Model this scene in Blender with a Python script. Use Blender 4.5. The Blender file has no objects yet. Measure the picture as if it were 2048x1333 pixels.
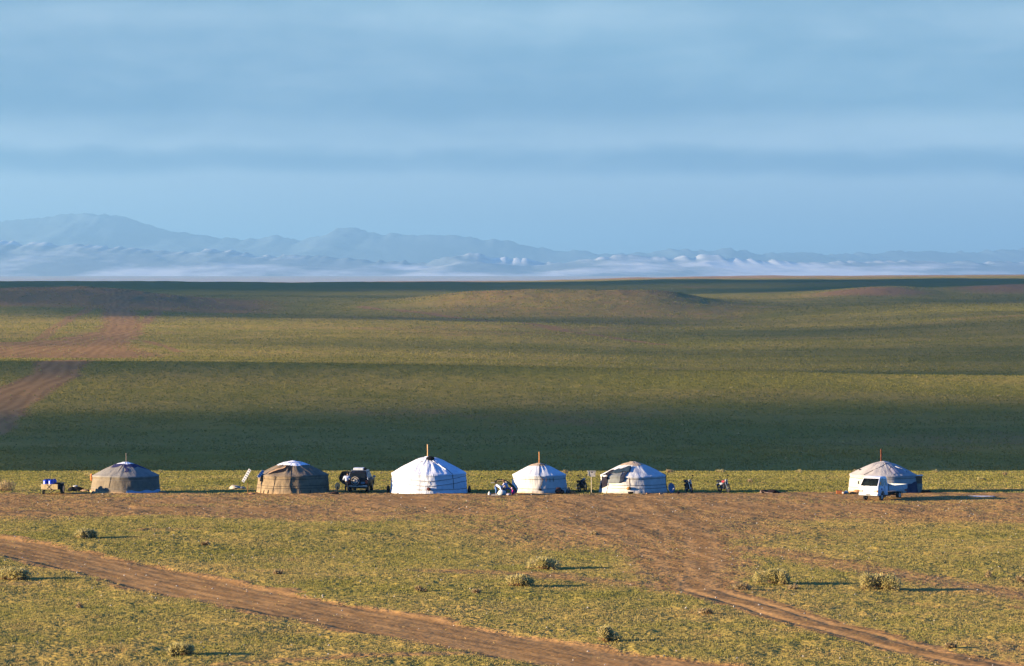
import bpy, bmesh, math, random
import numpy as np
from mathutils import Vector, Matrix, Euler
R = math.radians
random.seed(7)
SC = bpy.context.scene
COL = SC.collection

# ------------------------------------------------------------------ camera
CAM_H = 18.7
F = 7200.0            # focal length in units of a 2048 wide picture
PITCH = math.atan(126.5 / F)
cam_d = bpy.data.cameras.new("camera")
cam_d.sensor_width = 36.0
cam_d.lens = F / 2048.0 * 36.0
cam_d.clip_start = 1.0
cam_d.clip_end = 120000.0
cam = bpy.data.objects.new("camera", cam_d)
COL.objects.link(cam)
cam.location = (0, 0, CAM_H)
cam.rotation_euler = (math.pi / 2 - PITCH, 0, 0)
SC.camera = cam

# ------------------------------------------------------------------ sun, world, exposure
SUN_EL, SUN_AZ = R(10.0), R(13.0)        # azimuth: from due left, turned towards the camera
SUNV = Vector((-math.cos(SUN_EL) * math.cos(SUN_AZ), -math.cos(SUN_EL) * math.sin(SUN_AZ), math.sin(SUN_EL)))
sl = bpy.data.lights.new("sun", 'SUN')
sl.energy = 5.0
sl.angle = R(0.53)
sl.color = (1.0, 0.80, 0.54)
sun = bpy.data.objects.new("sun", sl)
COL.objects.link(sun)
sun.rotation_euler = (-SUNV).to_track_quat('-Z', 'Y').to_euler()
sun.location = (0, 0, 50)

w = bpy.data.worlds.new("World")
SC.world = w
w.use_nodes = True
NT = w.node_tree
NT.nodes.clear()
def N(nt, t, **kw):
    n = nt.nodes.new(t)
    for k, v in kw.items():
        if k.startswith('i_'):
            k2 = k[2:]
            n.inputs[int(k2) if k2.isdigit() else k2].default_value = v
        else:
            setattr(n, k, v)
    return n
def L(nt, a, b): nt.links.new(a, b)
def math_n(nt, op, a, b=None, c=None, clamp=False):
    n = nt.nodes.new('ShaderNodeMath'); n.operation = op; n.use_clamp = clamp
    for i, q in enumerate((a, b, c)):
        if q is None: continue
        if isinstance(q, (int, float)): n.inputs[i].default_value = q
        else: nt.links.new(q, n.inputs[i])
    return n.outputs[0]
def ramp(nt, fac, stops, interp='LINEAR'):
    n = nt.nodes.new('ShaderNodeValToRGB')
    cr = n.color_ramp; cr.interpolation = interp
    while len(cr.elements) < len(stops): cr.elements.new(0.5)
    for e, (p, c) in zip(cr.elements, stops):
        e.position = p
        e.color = (c, c, c, 1) if isinstance(c, (int, float)) else (*c, 1)
    nt.links.new(fac, n.inputs[0])
    return n.outputs[0]
def mixc(nt, fac, a, b, bt='MIX'):
    n = nt.nodes.new('ShaderNodeMix'); n.data_type = 'RGBA'; n.blend_type = bt
    for idx, q in ((0, fac), (6, a), (7, b)):
        if isinstance(q, (int, float)): n.inputs[idx].default_value = q
        elif isinstance(q, tuple): n.inputs[idx].default_value = (*q, 1)
        else: nt.links.new(q, n.inputs[idx])
    return n.outputs[2]

out = N(NT, 'ShaderNodeOutputWorld')
bg = N(NT, 'ShaderNodeBackground'); bg.inputs[1].default_value = 0.08
sky = N(NT, 'ShaderNodeTexSky', sky_type='NISHITA', sun_disc=False)
sky.sun_elevation = SUN_EL
sky.sun_rotation = math.atan2(SUNV.x, SUNV.y)
sky.air_density = 1.0; sky.dust_density = 0.3; sky.ozone_density = 2.0
tc = N(NT, 'ShaderNodeTexCoord')
sep = N(NT, 'ShaderNodeSeparateXYZ'); L(NT, tc.outputs['Generated'], sep.inputs[0])
az = math_n(NT, 'ARCTAN2', sep.outputs[0], sep.outputs[1])
el = sep.outputs[2]
# real cloud sheets lie in long flat bands near the horizon: noise stretched along the horizon
def band_noise(kx, kz, detail, seed, rough=0.55):
    cb = N(NT, 'ShaderNodeCombineXYZ')
    L(NT, math_n(NT, 'MULTIPLY', az, kx), cb.inputs[0]); L(NT, math_n(NT, 'MULTIPLY', el, kz), cb.inputs[1])
    cb.inputs[2].default_value = seed
    n = N(NT, 'ShaderNodeTexNoise'); n.inputs['Scale'].default_value = 1.0
    n.inputs['Detail'].default_value = detail; n.inputs['Roughness'].default_value = rough
    n.inputs['Distortion'].default_value = 0.3
    L(NT, cb.outputs[0], n.inputs['Vector'])
    return n.outputs[0]
n1 = band_noise(7, 60, 7, 3.1)
n2 = band_noise(34, 90, 7, 8.7, 0.6)
nw = band_noise(22, 30, 4, 5.5, 0.5)
el2 = math_n(NT, 'ADD', el, math_n(NT, 'ADD', math_n(NT, 'MULTIPLY', math_n(NT, 'SUBTRACT', nw, 0.5), 0.010), math_n(NT, 'MULTIPLY', math_n(NT, 'SUBTRACT', n2, 0.5), 0.004)))
e10 = math_n(NT, 'MULTIPLY', el2, 10.0)     # 0.75 at the picture's top
band = ramp(NT, e10, [(0.0, 0.95), (0.06, 0.85), (0.10, 1.0), (0.15, 0.80), (0.19, 1.05), (0.235, 1.0), (0.285, 0.30),
                      (0.31, 0.26), (0.355, 0.66), (0.41, 0.50), (0.46, 0.22), (0.62, 0.38), (0.70, 0.42), (0.8, 0.15), (1.0, 0.2)])
cm = math_n(NT, 'ADD', math_n(NT, 'MULTIPLY', math_n(NT, 'SUBTRACT', n1, 0.5), 0.8), band)
cm = math_n(NT, 'ADD', cm, math_n(NT, 'MULTIPLY', math_n(NT, 'SUBTRACT', n2, 0.5), 0.5))
cm = ramp(NT, cm, [(0.1, 0.0), (0.9, 1.0)], 'EASE')
SKY_CLEAR = mixc(NT, 1.0, sky.outputs[0], (0.26, 0.60, 1.28), 'MULTIPLY')
blue = mixc(NT, ramp(NT, el, [(0.0, 1.0), (0.085, 1.0), (0.16, 0.0)]), SKY_CLEAR, (0.66, 1.36, 2.05))
cl = mixc(NT, ramp(NT, el, [(0.0, 1.0), (0.085, 1.0), (0.16, 0.1)]), SKY_CLEAR, (1.85, 2.50, 3.0))
L(NT, mixc(NT, cm, blue, cl), bg.inputs[0])
L(NT, bg.outputs[0], out.inputs[0])

SC.view_settings.view_transform = 'Standard'
SC.view_settings.look = 'None'
SC.view_settings.exposure = 1.83
SC.view_settings.gamma = 1.0
SC.render.engine = 'CYCLES'
SC.cycles.max_bounces = 4
SC.cycles.diffuse_bounces = 0
SC.cycles.transparent_max_bounces = 12
SC.cycles.volume_bounces = 0

# ------------------------------------------------------------------ noise and terrain
def hash2(ix, iy, seed):
    h = (ix.astype(np.int64) * 374761393 + iy.astype(np.int64) * 668265263 + seed * 1442695041) & 0x7fffffff
    h = ((h ^ (h >> 13)) * 1274126177) & 0x7fffffff
    return ((h ^ (h >> 16)) & 0xffffff) / float(0xffffff)
def vnoise(x, y, seed=0):
    x = np.asarray(x, float); y = np.asarray(y, float)
    ix = np.floor(x); iy = np.floor(y); fx = x - ix; fy = y - iy
    fx = fx * fx * (3 - 2 * fx); fy = fy * fy * (3 - 2 * fy)
    a = hash2(ix, iy, seed); b = hash2(ix + 1, iy, seed); c = hash2(ix, iy + 1, seed); d = hash2(ix + 1, iy + 1, seed)
    return (a * (1 - fx) + b * fx) * (1 - fy) + (c * (1 - fx) + d * fx) * fy - 0.5
def fbm(x, y, seed=0, oct=4, gain=0.5):
    s = 0; a = 1.0
    for o in range(oct):
        s = s + a * vnoise(x * 2 ** o, y * 2 ** o, seed + o * 17); a *= gain
    return s
def sstep(a, b, x):
    t = np.clip((np.asarray(x, float) - a) / (b - a), 0, 1); return t * t * (3 - 2 * t)

# sight-line table: for each distance (rows) the drop below eye level at seven bearings (columns)
PX = np.array([-2500, 0, 350, 700, 1024, 1350, 1700, 2048, 4500.])
TAB = [
 (440,  [966] * 9), (500, [950] * 9), (540, [938] * 9), (650, [888] * 9), (800, [815] * 9),
 (900,  [750, 748, 752, 760, 765, 772, 775, 780, 780]),
 (950,  [716, 718, 720, 725, 733, 742, 745, 750, 750]),
 (1000, [726, 726, 728, 733, 741, 750, 753, 757, 757]),
 (1100, [722, 722, 724, 729, 737, 745, 748, 752, 752]),
 (1300, [704, 704, 705, 708, 713, 722, 722, 720, 720]),
 (1500, [680, 680, 682, 685, 690, 702, 700, 690, 690]),
 (1800, [650, 652, 652, 653, 660, 672, 668, 645, 645]),
 (2000, [640, 640, 640, 640, 645, 655, 645, 628, 628]),
 (2200, [622, 625, 628, 630, 635, 640, 617, 614, 614]),
 (2330, [617, 618, 620, 622, 626, 630, 607, 606, 606]),
 (2450, [612, 614, 616, 618, 620, 622, 612, 611, 611]),
 (2700, [600, 600, 603, 606, 609, 612, 603, 602, 602]),
 (3000, [590, 588, 590, 594, 594, 597, 590, 588, 588]),
 (3400, [577, 575, 576, 579, 579, 580, 574, 571, 571]),
 (3900, [566, 563, 563, 563, 563, 562, 560, 559, 559]),
 (4200, [575, 570, 570, 570, 568, 564, 562, 561, 561]),
 (4600, [575, 570, 569, 568, 565, 559, 556, 554, 554]),
 (5200, [573, 567, 566, 565, 563, 555, 551, 549, 549]),
]
def zy(yimg, d): return CAM_H - (yimg - 540.0) / F * d
NU = 240
UG = np.concatenate([np.linspace(-0.6, -0.2, 30, endpoint=False), np.linspace(-0.2, 0.2, NU - 60), np.linspace(0.2, 0.6, 31)[1:]])
DG = np.exp(np.linspace(math.log(300.0), math.log(40000.0), 1300))
nodes_d = [300.0, 320.0, 350.0, 380.0, 410.0] + [t[0] for t in TAB] + [5600.0, 6500.0, 9000.0, 40000.0]
cols = []
for u in UG:
    p = 1024 + u * F
    z = [0.0, -0.5, -1.45, -2.52, -5.5]
    for d, ys in TAB:
        z.append(zy(np.interp(p, PX, ys), d))
    z += [-6.0, -22.0, -24.0, -24.0]
    cols.append(np.interp(DG, nodes_d, z))
TG = np.array(cols)                                # [u, d]
k = np.exp(-np.linspace(-2, 2, 13) ** 2); k /= k.sum()
for i in range(TG.shape[0]):
    TG[i] = np.convolve(np.pad(TG[i], 6, mode='edge'), k, 'valid')
k = np.exp(-np.linspace(-2, 2, 17) ** 2); k /= k.sum()
for j in range(TG.shape[1]):
    TG[:, j] = np.convolve(np.pad(TG[:, j], 8, mode='edge'), k, 'valid')
MOUNDS = [  # px, distance, height, half width in px left / right, half depth
    (150, 2530, 13.0, 600, 260, 240), (1290, 2540, 13.5, 380, 170, 270), (960, 2640, 6.5, 180, 200, 200),
    (1760, 2950, 6.5, 170, 130, 130), (2150, 3100, 7.5, 330, 300, 150), (1500, 880, 0.7, 240, 260, 45), (420, 1420, 1.2, 260, 340, 90),
    (880, 1650, 1.4, 300, 380, 110), (1700, 1620, 1.3, 300, 260, 120),
]
def H(x, y):
    x = np.atleast_1d(np.asarray(x, float)); y = np.atleast_1d(np.asarray(y, float))
    d = np.maximum(y, 1.0)
    u = np.clip(x / np.maximum(d, 250.0), -0.599, 0.599)
    ui = np.interp(u, UG, np.arange(len(UG))); di = np.interp(np.log(np.maximum(d, 300.0)), np.log(DG), np.arange(len(DG)))
    i0 = np.clip(np.floor(ui).astype(int), 0, len(UG) - 2); j0 = np.clip(np.floor(di).astype(int), 0, len(DG) - 2)
    fu = ui - i0; fd = di - j0
    z = (TG[i0, j0] * (1 - fu) + TG[i0 + 1, j0] * fu) * (1 - fd) + (TG[i0, j0 + 1] * (1 - fu) + TG[i0 + 1, j0 + 1] * fu) * fd
    px = 1024 + u * F
    for (mp, md, mh, wl, wr, wd) in MOUNDS:
        wx = np.where(px < mp, wl, wr)
        gul = 1 - 0.06 * np.abs(fbm(x / 22, d / 70, 301, 3)) * 2
        z = z + gul * mh * np.exp(-((px - mp) / wx) ** 2 * 1.2 - ((d - md) / wd) ** 2)
    far = sstep(480, 900, d) * (1 - sstep(5200, 7000, d))
    z = z + far * (2.2 * fbm(x / 170, y / 120, 5, 3) + 0.85 * fbm(x / 34, y / 42, 11, 4)) * (0.35 + 0.65 * sstep(1000, 2500, d))
    near = 1 - sstep(275, 292, d)
    z = z + near * (0.5 * fbm(x / 38, y / 26, 21, 2)) * sstep(120, 200, d)
    z = z + (1 - sstep(360, 420, d)) * 0.10 * fbm(x / 3.1, y / 2.4, 31, 2)
    return z
def H1(x, y): return float(H(x, y)[0])
cp, sp = math.cos(PITCH), math.sin(PITCH)
def gp(px, py):
    """ground point hit by the sight line through a picture point (2048 wide)"""
    dx = (px - 1024) / F; dz = (666.5 - py) / F
    r = np.array([dx, cp + dz * sp, dz * cp - sp]); r = r / r[1]
    ds = np.concatenate([np.linspace(120, 400, 1500), np.exp(np.linspace(math.log(400), math.log(6000), 3000))])
    hz = H(r[0] * ds, ds); below = CAM_H + r[2] * ds < hz
    idx = int(np.argmax(below)) if below.any() else len(ds) - 1
    d = ds[idx]
    return (r[0] * d, d)

def poly_dist(x, y, pts):
    best = np.full(x.shape, 1e9)
    for (ax, ay), (bx, by) in zip(pts[:-1], pts[1:]):
        vx, vy = bx - ax, by - ay; l2 = vx * vx + vy * vy + 1e-9
        t = np.clip(((x - ax) * vx + (y - ay) * vy) / l2, 0, 1)
        best = np.minimum(best, np.hypot(x - ax - t * vx, y - ay - t * vy))
    return best
TRACK_A = [gp(*p) for p in [(-300, 1050), (0, 1090), (200, 1130), (450, 1187), (650, 1225), (900, 1270), (1150, 1312), (1400, 1345), (1900, 1400)]]
TRACK_B = [gp(*p) for p in [(1395, 1178), (1500, 1208), (1650, 1252), (1800, 1293), (1950, 1326), (2100, 1356)]]
TRACK_C = [gp(*p) for p in [(1395, 1178), (1340, 1120), (1260, 1070), (1180, 1030), (1080, 1000)]]
TRACK_C2 = [gp(*p) for p in [(1395, 1178), (1410, 1120), (1400, 1070), (1340, 1030), (1300, 1000)]]
TRACK_D = [gp(*p) for p in [(1395, 1180), (1250, 1168), (1100, 1150), (900, 1142)]]
TRACK_E = [gp(*p) for p in [(1480, 1095), (1620, 1118), (1760, 1142), (1900, 1168), (2048, 1192), (2300, 1230)]]
TRACK_F = [gp(*p) for p in [(420, 1333), (700, 1312), (1000, 1306), (1300, 1330)]]
FAR1 = [gp(*p) for p in [(-60, 870), (0, 812), (50, 780), (110, 750), (152, 721)]]
FAR1b = [gp(*p) for p in [(160, 714), (195, 695), (240, 666)]]
FAR2 = [gp(*p) for p in [(-60, 716), (0, 708), (100, 688), (240, 666)]]
FAR3 = [gp(*p) for p in [(240, 666), (245, 640), (235, 610), (232, 580)]]
FAR4 = [gp(*p) for p in [(240, 666), (290, 645), (320, 615), (325, 588)]]
FAR5 = [gp(*p) for p in [(720, 614), (900, 634), (1100, 655), (1200, 672), (1320, 690)]]
FAR6 = [gp(*p) for p in [(240, 666), (300, 685), (360, 705)]]
FAR7 = [gp(*p) for p in [(150, 590), (200, 600), (140, 635), (60, 690)]]
def dirt_mask(x, y):
    wob = 1.0 * fbm(x / 6, y / 6, 51, 3)
    fine = fbm(x / 1.6, y / 1.6, 61, 3)
    d = np.maximum(y, 1); px = 1024 + x / d * F
    m = np.zeros_like(x)
    near = y < 420
    def tr(pts, hw, soft, amt, rut=None):
        q = poly_dist(x, y, pts) + wob * min(hw * 0.35, 1.2) + fine * 0.5 * min(1, soft)
        v = amt * (1 - sstep(hw - soft, hw + soft, q))
        return v
    a = tr(TRACK_A, 3.5, 0.9, 1.0)
    m = np.maximum(m, a * near)
    m = np.maximum(m, near * tr(TRACK_B, 1.7, 0.6, 0.95))
    m = np.maximum(m, near * tr(TRACK_C, 3.0, 3.0, 0.75))
    m = np.maximum(m, near * tr(TRACK_C2, 2.6, 2.4, 0.85))
    m = np.maximum(m, near * tr(TRACK_D, 2.0, 1.8, 0.55))
    m = np.maximum(m, near * tr(TRACK_E, 2.2, 2.2, 0.62))
    m = np.maximum(m, near * tr(TRACK_F, 0.8, 0.8, 0.5))
    # trodden belt in front of the camp
    belt = sstep(258, 276, y + 10 * fbm(x / 14, y / 9, 71, 3)) * (1 - sstep(301, 306, y + 3 * fbm(x / 5, y / 3, 75, 2)))
    m = np.maximum(m, belt * (0.72 + 0.5 * fbm(x / 9, y / 5, 73, 3)))
    fun = np.exp(-((x - 9) / 13) ** 2) * sstep(225, 262, y) * (1 - sstep(296, 304, y))
    m = np.maximum(m, fun * 0.85)
    m = np.maximum(m, near * 0.35 * sstep(0.12, 0.5, fbm(x / 12, y / 8, 77, 3)))
    f = ~near
    if f.any():
        wob2 = 6 * fbm(x / 40, y / 40, 81, 3)
        def ft(pts, hw, soft, amt):
            q = poly_dist(x, y, pts) + wob2 * min(1, hw / 15)
            return amt * (1 - sstep(hw - soft, hw + soft, q))
        v = np.maximum(ft(FAR1, 6.5, 3, 0.95), ft(FAR1b, 8, 4, 0.95))
        v = np.maximum(v, ft(FAR2, 12, 8, 0.85)); v = np.maximum(v, ft(FAR3, 9, 6, 0.95)); v = np.maximum(v, ft(FAR4, 3.5, 2.5, 0.7))
        v = np.maximum(v, ft(FAR5, 4.5, 4, 0.75)); v = np.maximum(v, ft(FAR6, 2, 1.5, 0.6)); v = np.maximum(v, ft(FAR7, 3.0, 2.0, 0.6))
        v = np.maximum(v, 0.8 * (1 - sstep(14, 40, poly_dist(x, y, [FAR1b[0], FAR2[2]]) + wob2)))
        v = np.maximum(v, 0.30 * sstep(700, 950, px) * (1 - sstep(1450, 1600, px)) * sstep(1950, 2250, d) * (1 - sstep(2700, 2900, d)))
        v = np.maximum(v, 0.60 * (1 - sstep(450, 650, px)) * sstep(2150, 2300, d) * (1 - sstep(2700, 2900, d)))
        # bare stony tops of the mounds
        v = np.maximum(v, 0.40 * np.exp(-((px - 1290) / 230) ** 2 - ((d - 2500) / 190) ** 2))
        v = np.maximum(v, 0.45 * np.exp(-((px - 1010) / 130) ** 2 - ((d - 2560) / 150) ** 2))
        v = np.maximum(v, 0.5 * np.exp(-((px - 180) / 200) ** 2 - ((d - 2450) / 250) ** 2))
        v = np.maximum(v, 0.95 * np.exp(-((px - 1740) / 110) ** 2 - ((d - 2880) / 70) ** 2))
        v = np.maximum(v, 0.8 * np.exp(-((px - 2020) / 120) ** 2 - ((d - 3020) / 90) ** 2))
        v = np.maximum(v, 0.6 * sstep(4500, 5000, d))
        v = np.maximum(v, 0.28 * sstep(0.0, 0.5, fbm(x / 90, y / 110, 85, 4)))
        m = np.where(f, v, m)
    return np.clip(m, 0, 1)
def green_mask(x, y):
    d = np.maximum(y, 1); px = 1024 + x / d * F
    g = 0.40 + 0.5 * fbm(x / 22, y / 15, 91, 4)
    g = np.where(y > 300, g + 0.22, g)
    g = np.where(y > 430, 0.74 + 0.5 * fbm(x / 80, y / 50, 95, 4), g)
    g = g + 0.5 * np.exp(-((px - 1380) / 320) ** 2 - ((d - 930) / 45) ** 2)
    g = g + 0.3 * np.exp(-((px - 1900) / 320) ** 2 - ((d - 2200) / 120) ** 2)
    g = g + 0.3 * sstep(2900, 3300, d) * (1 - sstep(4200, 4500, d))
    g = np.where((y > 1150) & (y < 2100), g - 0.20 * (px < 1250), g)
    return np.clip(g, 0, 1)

# ------------------------------------------------------------------ material helpers
def new_mat(name):
    m = bpy.data.materials.new(name); m.use_nodes = True; m.node_tree.nodes.clear()
    nt = m.node_tree
    o = N(nt, 'ShaderNodeOutputMaterial'); b = N(nt, 'ShaderNodeBsdfPrincipled')
    L(nt, b.outputs[0], o.inputs[0])
    b.inputs['Roughness'].default_value = 0.9
    return m, nt, b
def noise_n(nt, scale, detail=4, rough=0.6, vec=None, stretch=None):
    n = N(nt, 'ShaderNodeTexNoise'); n.inputs['Scale'].default_value = scale
    n.inputs['Detail'].default_value = detail; n.inputs['Roughness'].default_value = rough
    g = N(nt, 'ShaderNodeTexCoord').outputs['Object'] if vec is None else vec
    if stretch:
        mp = N(nt, 'ShaderNodeMapping'); mp.inputs['Scale'].default_value = stretch
        L(nt, g, mp.inputs[0]); g = mp.outputs[0]
    L(nt, g, n.inputs['Vector'])
    return n.outputs[0]
MATS = {}
def surf_mat(name, col, rough=0.85, metal=0.0, var=0.18, scale=3.0, bump=0.0, bscale=12.0, col2=None, spec=0.1, stretch=None):
    """weathered surface: two tones mixed by noise, optional fine bump"""
    if name in MATS: return MATS[name]
    m, nt, b = new_mat(name)
    c2 = col2 or tuple(c * (1 - var * 1.6) for c in col)
    f = ramp(nt, noise_n(nt, scale, 5, 0.65, stretch=stretch), [(0.35, 0.0), (0.68, 1.0)])
    L(nt, mixc(nt, f, col, c2), b.inputs['Base Color'])
    b.inputs['Roughness'].default_value = rough; b.inputs['Metallic'].default_value = metal
    b.inputs['Specular IOR Level'].default_value = spec
    if bump:
        bp = N(nt, 'ShaderNodeBump'); bp.inputs['Strength'].default_value = min(bump, 1.0); bp.inputs['Distance'].default_value = 0.04
        L(nt, noise_n(nt, bscale, 4, 0.6, stretch=stretch), bp.inputs['Height']); L(nt, bp.outputs[0], b.inputs['Normal'])
    MATS[name] = m
    return m

GRASS_DRY = (0.45, 0.30, 0.082)
GRASS_GRN = (0.26, 0.222, 0.046)
DIRT = (0.44, 0.245, 0.092)
DIRT2 = (0.32, 0.175, 0.066)
def ground_material():
    m, nt, b = new_mat("ground")
    geo = N(nt, 'ShaderNodeNewGeometry').outputs['Position']
    ad = N(nt, 'ShaderNodeAttribute', attribute_name='dirt').outputs['Fac']
    ag = N(nt, 'ShaderNodeAttribute', attribute_name='green').outputs['Fac']
    at = N(nt, 'ShaderNodeAttribute', attribute_name='sandy').outputs['Fac']
    nf = noise_n(nt, 3.2, 5, 0.75, vec=geo)
    nm = noise_n(nt, 0.55, 5, 0.7, vec=geo)
    nl = noise_n(nt, 0.045, 6, 0.65, vec=geo)
    # grass tone
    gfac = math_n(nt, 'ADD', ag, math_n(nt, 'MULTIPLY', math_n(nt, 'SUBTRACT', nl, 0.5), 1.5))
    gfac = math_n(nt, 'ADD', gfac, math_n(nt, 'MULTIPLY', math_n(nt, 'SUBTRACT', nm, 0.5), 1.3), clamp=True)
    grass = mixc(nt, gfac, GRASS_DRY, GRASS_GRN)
    ast = N(nt, 'ShaderNodeAttribute', attribute_name='streak').outputs['Fac']
    sm_ = math_n(nt, 'ADD', math_n(nt, 'MULTIPLY', nm, 0.5), math_n(nt, 'MULTIPLY', ast, 0.5))
    soil = mixc(nt, ramp(nt, sm_, [(0.36, 0.0), (0.62, 1.0)]), DIRT, DIRT2)
    # bare soil shows between the tufts
    s0 = math_n(nt, 'ADD', math_n(nt, 'MULTIPLY', ad, 1.25), math_n(nt, 'MULTIPLY', math_n(nt, 'SUBTRACT', nf, 0.5), 1.6))
    s0 = math_n(nt, 'ADD', s0, math_n(nt, 'MULTIPLY', math_n(nt, 'SUBTRACT', nm, 0.5), 0.9))
    npt = noise_n(nt, 1.0, 6, 0.75, vec=geo, stretch=(0.10, 0.04, 0.1))
    s0 = math_n(nt, 'ADD', s0, math_n(nt, 'MULTIPLY', math_n(nt, 'SUBTRACT', npt, 0.5), 1.1))
    sfac = ramp(nt, s0, [(0.22, 0.0), (0.62, 1.0)])
    c = mixc(nt, sfac, grass, soil)
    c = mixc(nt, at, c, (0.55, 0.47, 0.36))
    L(nt, c, b.inputs['Base Color'])
    b.inputs['Roughness'].default_value = 1.0; b.inputs['Specular IOR Level'].default_value = 0.0
    bp = N(nt, 'ShaderNodeBump'); bp.inputs['Distance'].default_value = 0.16
    L(nt, math_n(nt, 'SUBTRACT', 1.0, math_n(nt, 'MULTIPLY', ad, 0.92)), bp.inputs['Strength'])
    bh = math_n(nt, 'ADD', noise_n(nt, 2.6, 4, 0.7, vec=geo), math_n(nt, 'MULTIPLY', nm, 1.6))
    L(nt, bh, bp.inputs['Height'])
    bp2 = N(nt, 'ShaderNodeBump'); L(nt, math_n(nt, 'SUBTRACT', 0.9, math_n(nt, 'MULTIPLY', ad, 0.75)), bp2.inputs['Strength']); bp2.inputs['Distance'].default_value = 1.9
    L(nt, noise_n(nt, 0.16, 5, 0.7, vec=geo), bp2.inputs['Height']); L(nt, bp.outputs[0], bp2.inputs['Normal'])
    L(nt, bp2.outputs[0], b.inputs['Normal'])
    return m

def mesh_from_np(name, co, quads, mat, attrs=None, smooth=True, tris=None):
    me = bpy.data.meshes.new(name)
    faces = quads if tris is None else tris
    nvp = faces.shape[1]
    me.vertices.add(len(co)); me.vertices.foreach_set('co', co.astype(np.float32).ravel())
    me.loops.add(faces.size); me.loops.foreach_set('vertex_index', faces.astype(np.int32).ravel())
    me.polygons.add(len(faces)); me.polygons.foreach_set('loop_start', (np.arange(len(faces)) * nvp).astype(np.int32))
    me.polygons.foreach_set('use_smooth', np.full(len(faces), smooth))
    for k_, v_ in (attrs or {}).items():
        a = me.attributes.new(k_, 'FLOAT', 'POINT'); a.data.foreach_set('value', v_.astype(np.float32))
    me.update(calc_edges=True); me.validate()
    if mat: me.materials.append(mat)
    o = bpy.data.objects.new(name, me); COL.objects.link(o)
    return o
def grid_faces(nr, nc):
    i = np.arange(nr - 1)[:, None] * nc + np.arange(nc - 1)[None, :]
    return np.stack([i, i + 1, i + nc + 1, i + nc], -1).reshape(-1, 4)

# ------------------------------------------------------------------ the ground, one sheet to the horizon
dr = [-400, -200, 0, 60, 110, 140]
d = 150.0
while d < 400: dr.append(d); d += 0.42
while d < 5600: dr.append(d); d *= 1.0030
while d < 60000: dr.append(d); d *= 1.03
dr = np.array(dr)
uu = np.concatenate([-np.geomspace(1.4, 0.18, 40)[:-1], np.linspace(-0.18, 0.18, 760), np.geomspace(0.18, 1.4, 40)[1:]])
UU, DD = np.meshgrid(uu, dr)
X = UU * np.maximum(DD, 150.0); Y = DD.copy()
Z = H(X.ravel(), Y.ravel()).reshape(X.shape)
dm = dirt_mask(X.ravel(), Y.ravel()); gm = green_mask(X.ravel(), Y.ravel())
rough_amp = (0.05 * (1 - sstep(360, 460, Y)) * (Y > 150)).ravel()
zz = Z.ravel() + rough_amp * (1 - 0.92 * dm) * fbm(X.ravel() / 0.55, Y.ravel() / 0.8, 41, 3) * 1.6
# ruts worn into the big track
qa = poly_dist(X.ravel(), Y.ravel(), TRACK_A) * np.where(Y.ravel() < 300, 1, 1e6)
for off in (0.0, 0.9, 1.8, 2.7):
    zz -= 0.02 * np.exp(-((qa - off) / 0.3) ** 2)
zz -= 0.10 * (1 - sstep(2.9, 3.6, qa))
qb = poly_dist(X.ravel(), Y.ravel(), TRACK_B) * np.where(Y.ravel() < 300, 1, 1e6)
zz -= 0.06 * np.exp(-((qb - 0.85) / 0.25) ** 2)
def streaks(x, y):
    v = np.zeros_like(x)
    for tx, ty, w_, l_, sd in ((0.47, -0.88, 0.45, 12.0, 131), (0.24, -0.97, 0.3, 8.0, 133)):
        al = x * tx + y * ty; ac = -x * ty + y * tx
        v += fbm(ac / w_, al / l_, sd, 3)
    return np.clip(0.5 + 0.55 * v, 0, 1)
stk = streaks(X.ravel(), Y.ravel()) * (Y.ravel() < 400) + 0.5 * (Y.ravel() >= 400)
def wheel_lines(q, period, reach):
    return np.where(q < reach, np.cos(q * 2 * math.pi / period), 0.0)
stk = stk + 0.22 * wheel_lines(qa + 0.15 * fbm(X.ravel() / 3, Y.ravel() / 3, 141, 2), 1.5, 3.3)
stk = stk + 0.25 * wheel_lines(qb, 1.7, 1.7)
for pts_, per_, rc_ in ((TRACK_C, 1.7, 3.0), (TRACK_C2, 1.7, 2.6)):
    stk = stk + 0.3 * wheel_lines(poly_dist(X.ravel(), Y.ravel(), pts_) + (Y.ravel() > 400) * 1e6, per_, rc_)
for pts_, per_, rc_ in ((FAR1, 3.4, 7.5), (FAR1b, 3.4, 9.0), (FAR2, 6.0, 14.0), (FAR3, 4.0, 9.0), (FAR4, 3.0, 4.5)):
    stk = stk + 0.22 * wheel_lines(poly_dist(X.ravel(), Y.ravel(), pts_) + (Y.ravel() < 400) * 1e6 + 3.0 * fbm(X.ravel() / 20, Y.ravel() / 30, 143, 2), per_, rc_)
stk = np.clip(stk, 0, 1)
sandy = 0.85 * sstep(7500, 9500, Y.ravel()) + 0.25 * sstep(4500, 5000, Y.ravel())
co = np.stack([X.ravel(), Y.ravel(), zz], -1)
ground = mesh_from_np("ground", co, grid_faces(*X.shape), ground_material(), {'dirt': dm, 'green': gm, 'sandy': np.clip(sandy, 0, 1), 'streak': stk})
ground['kind'] = 'structure'

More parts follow.
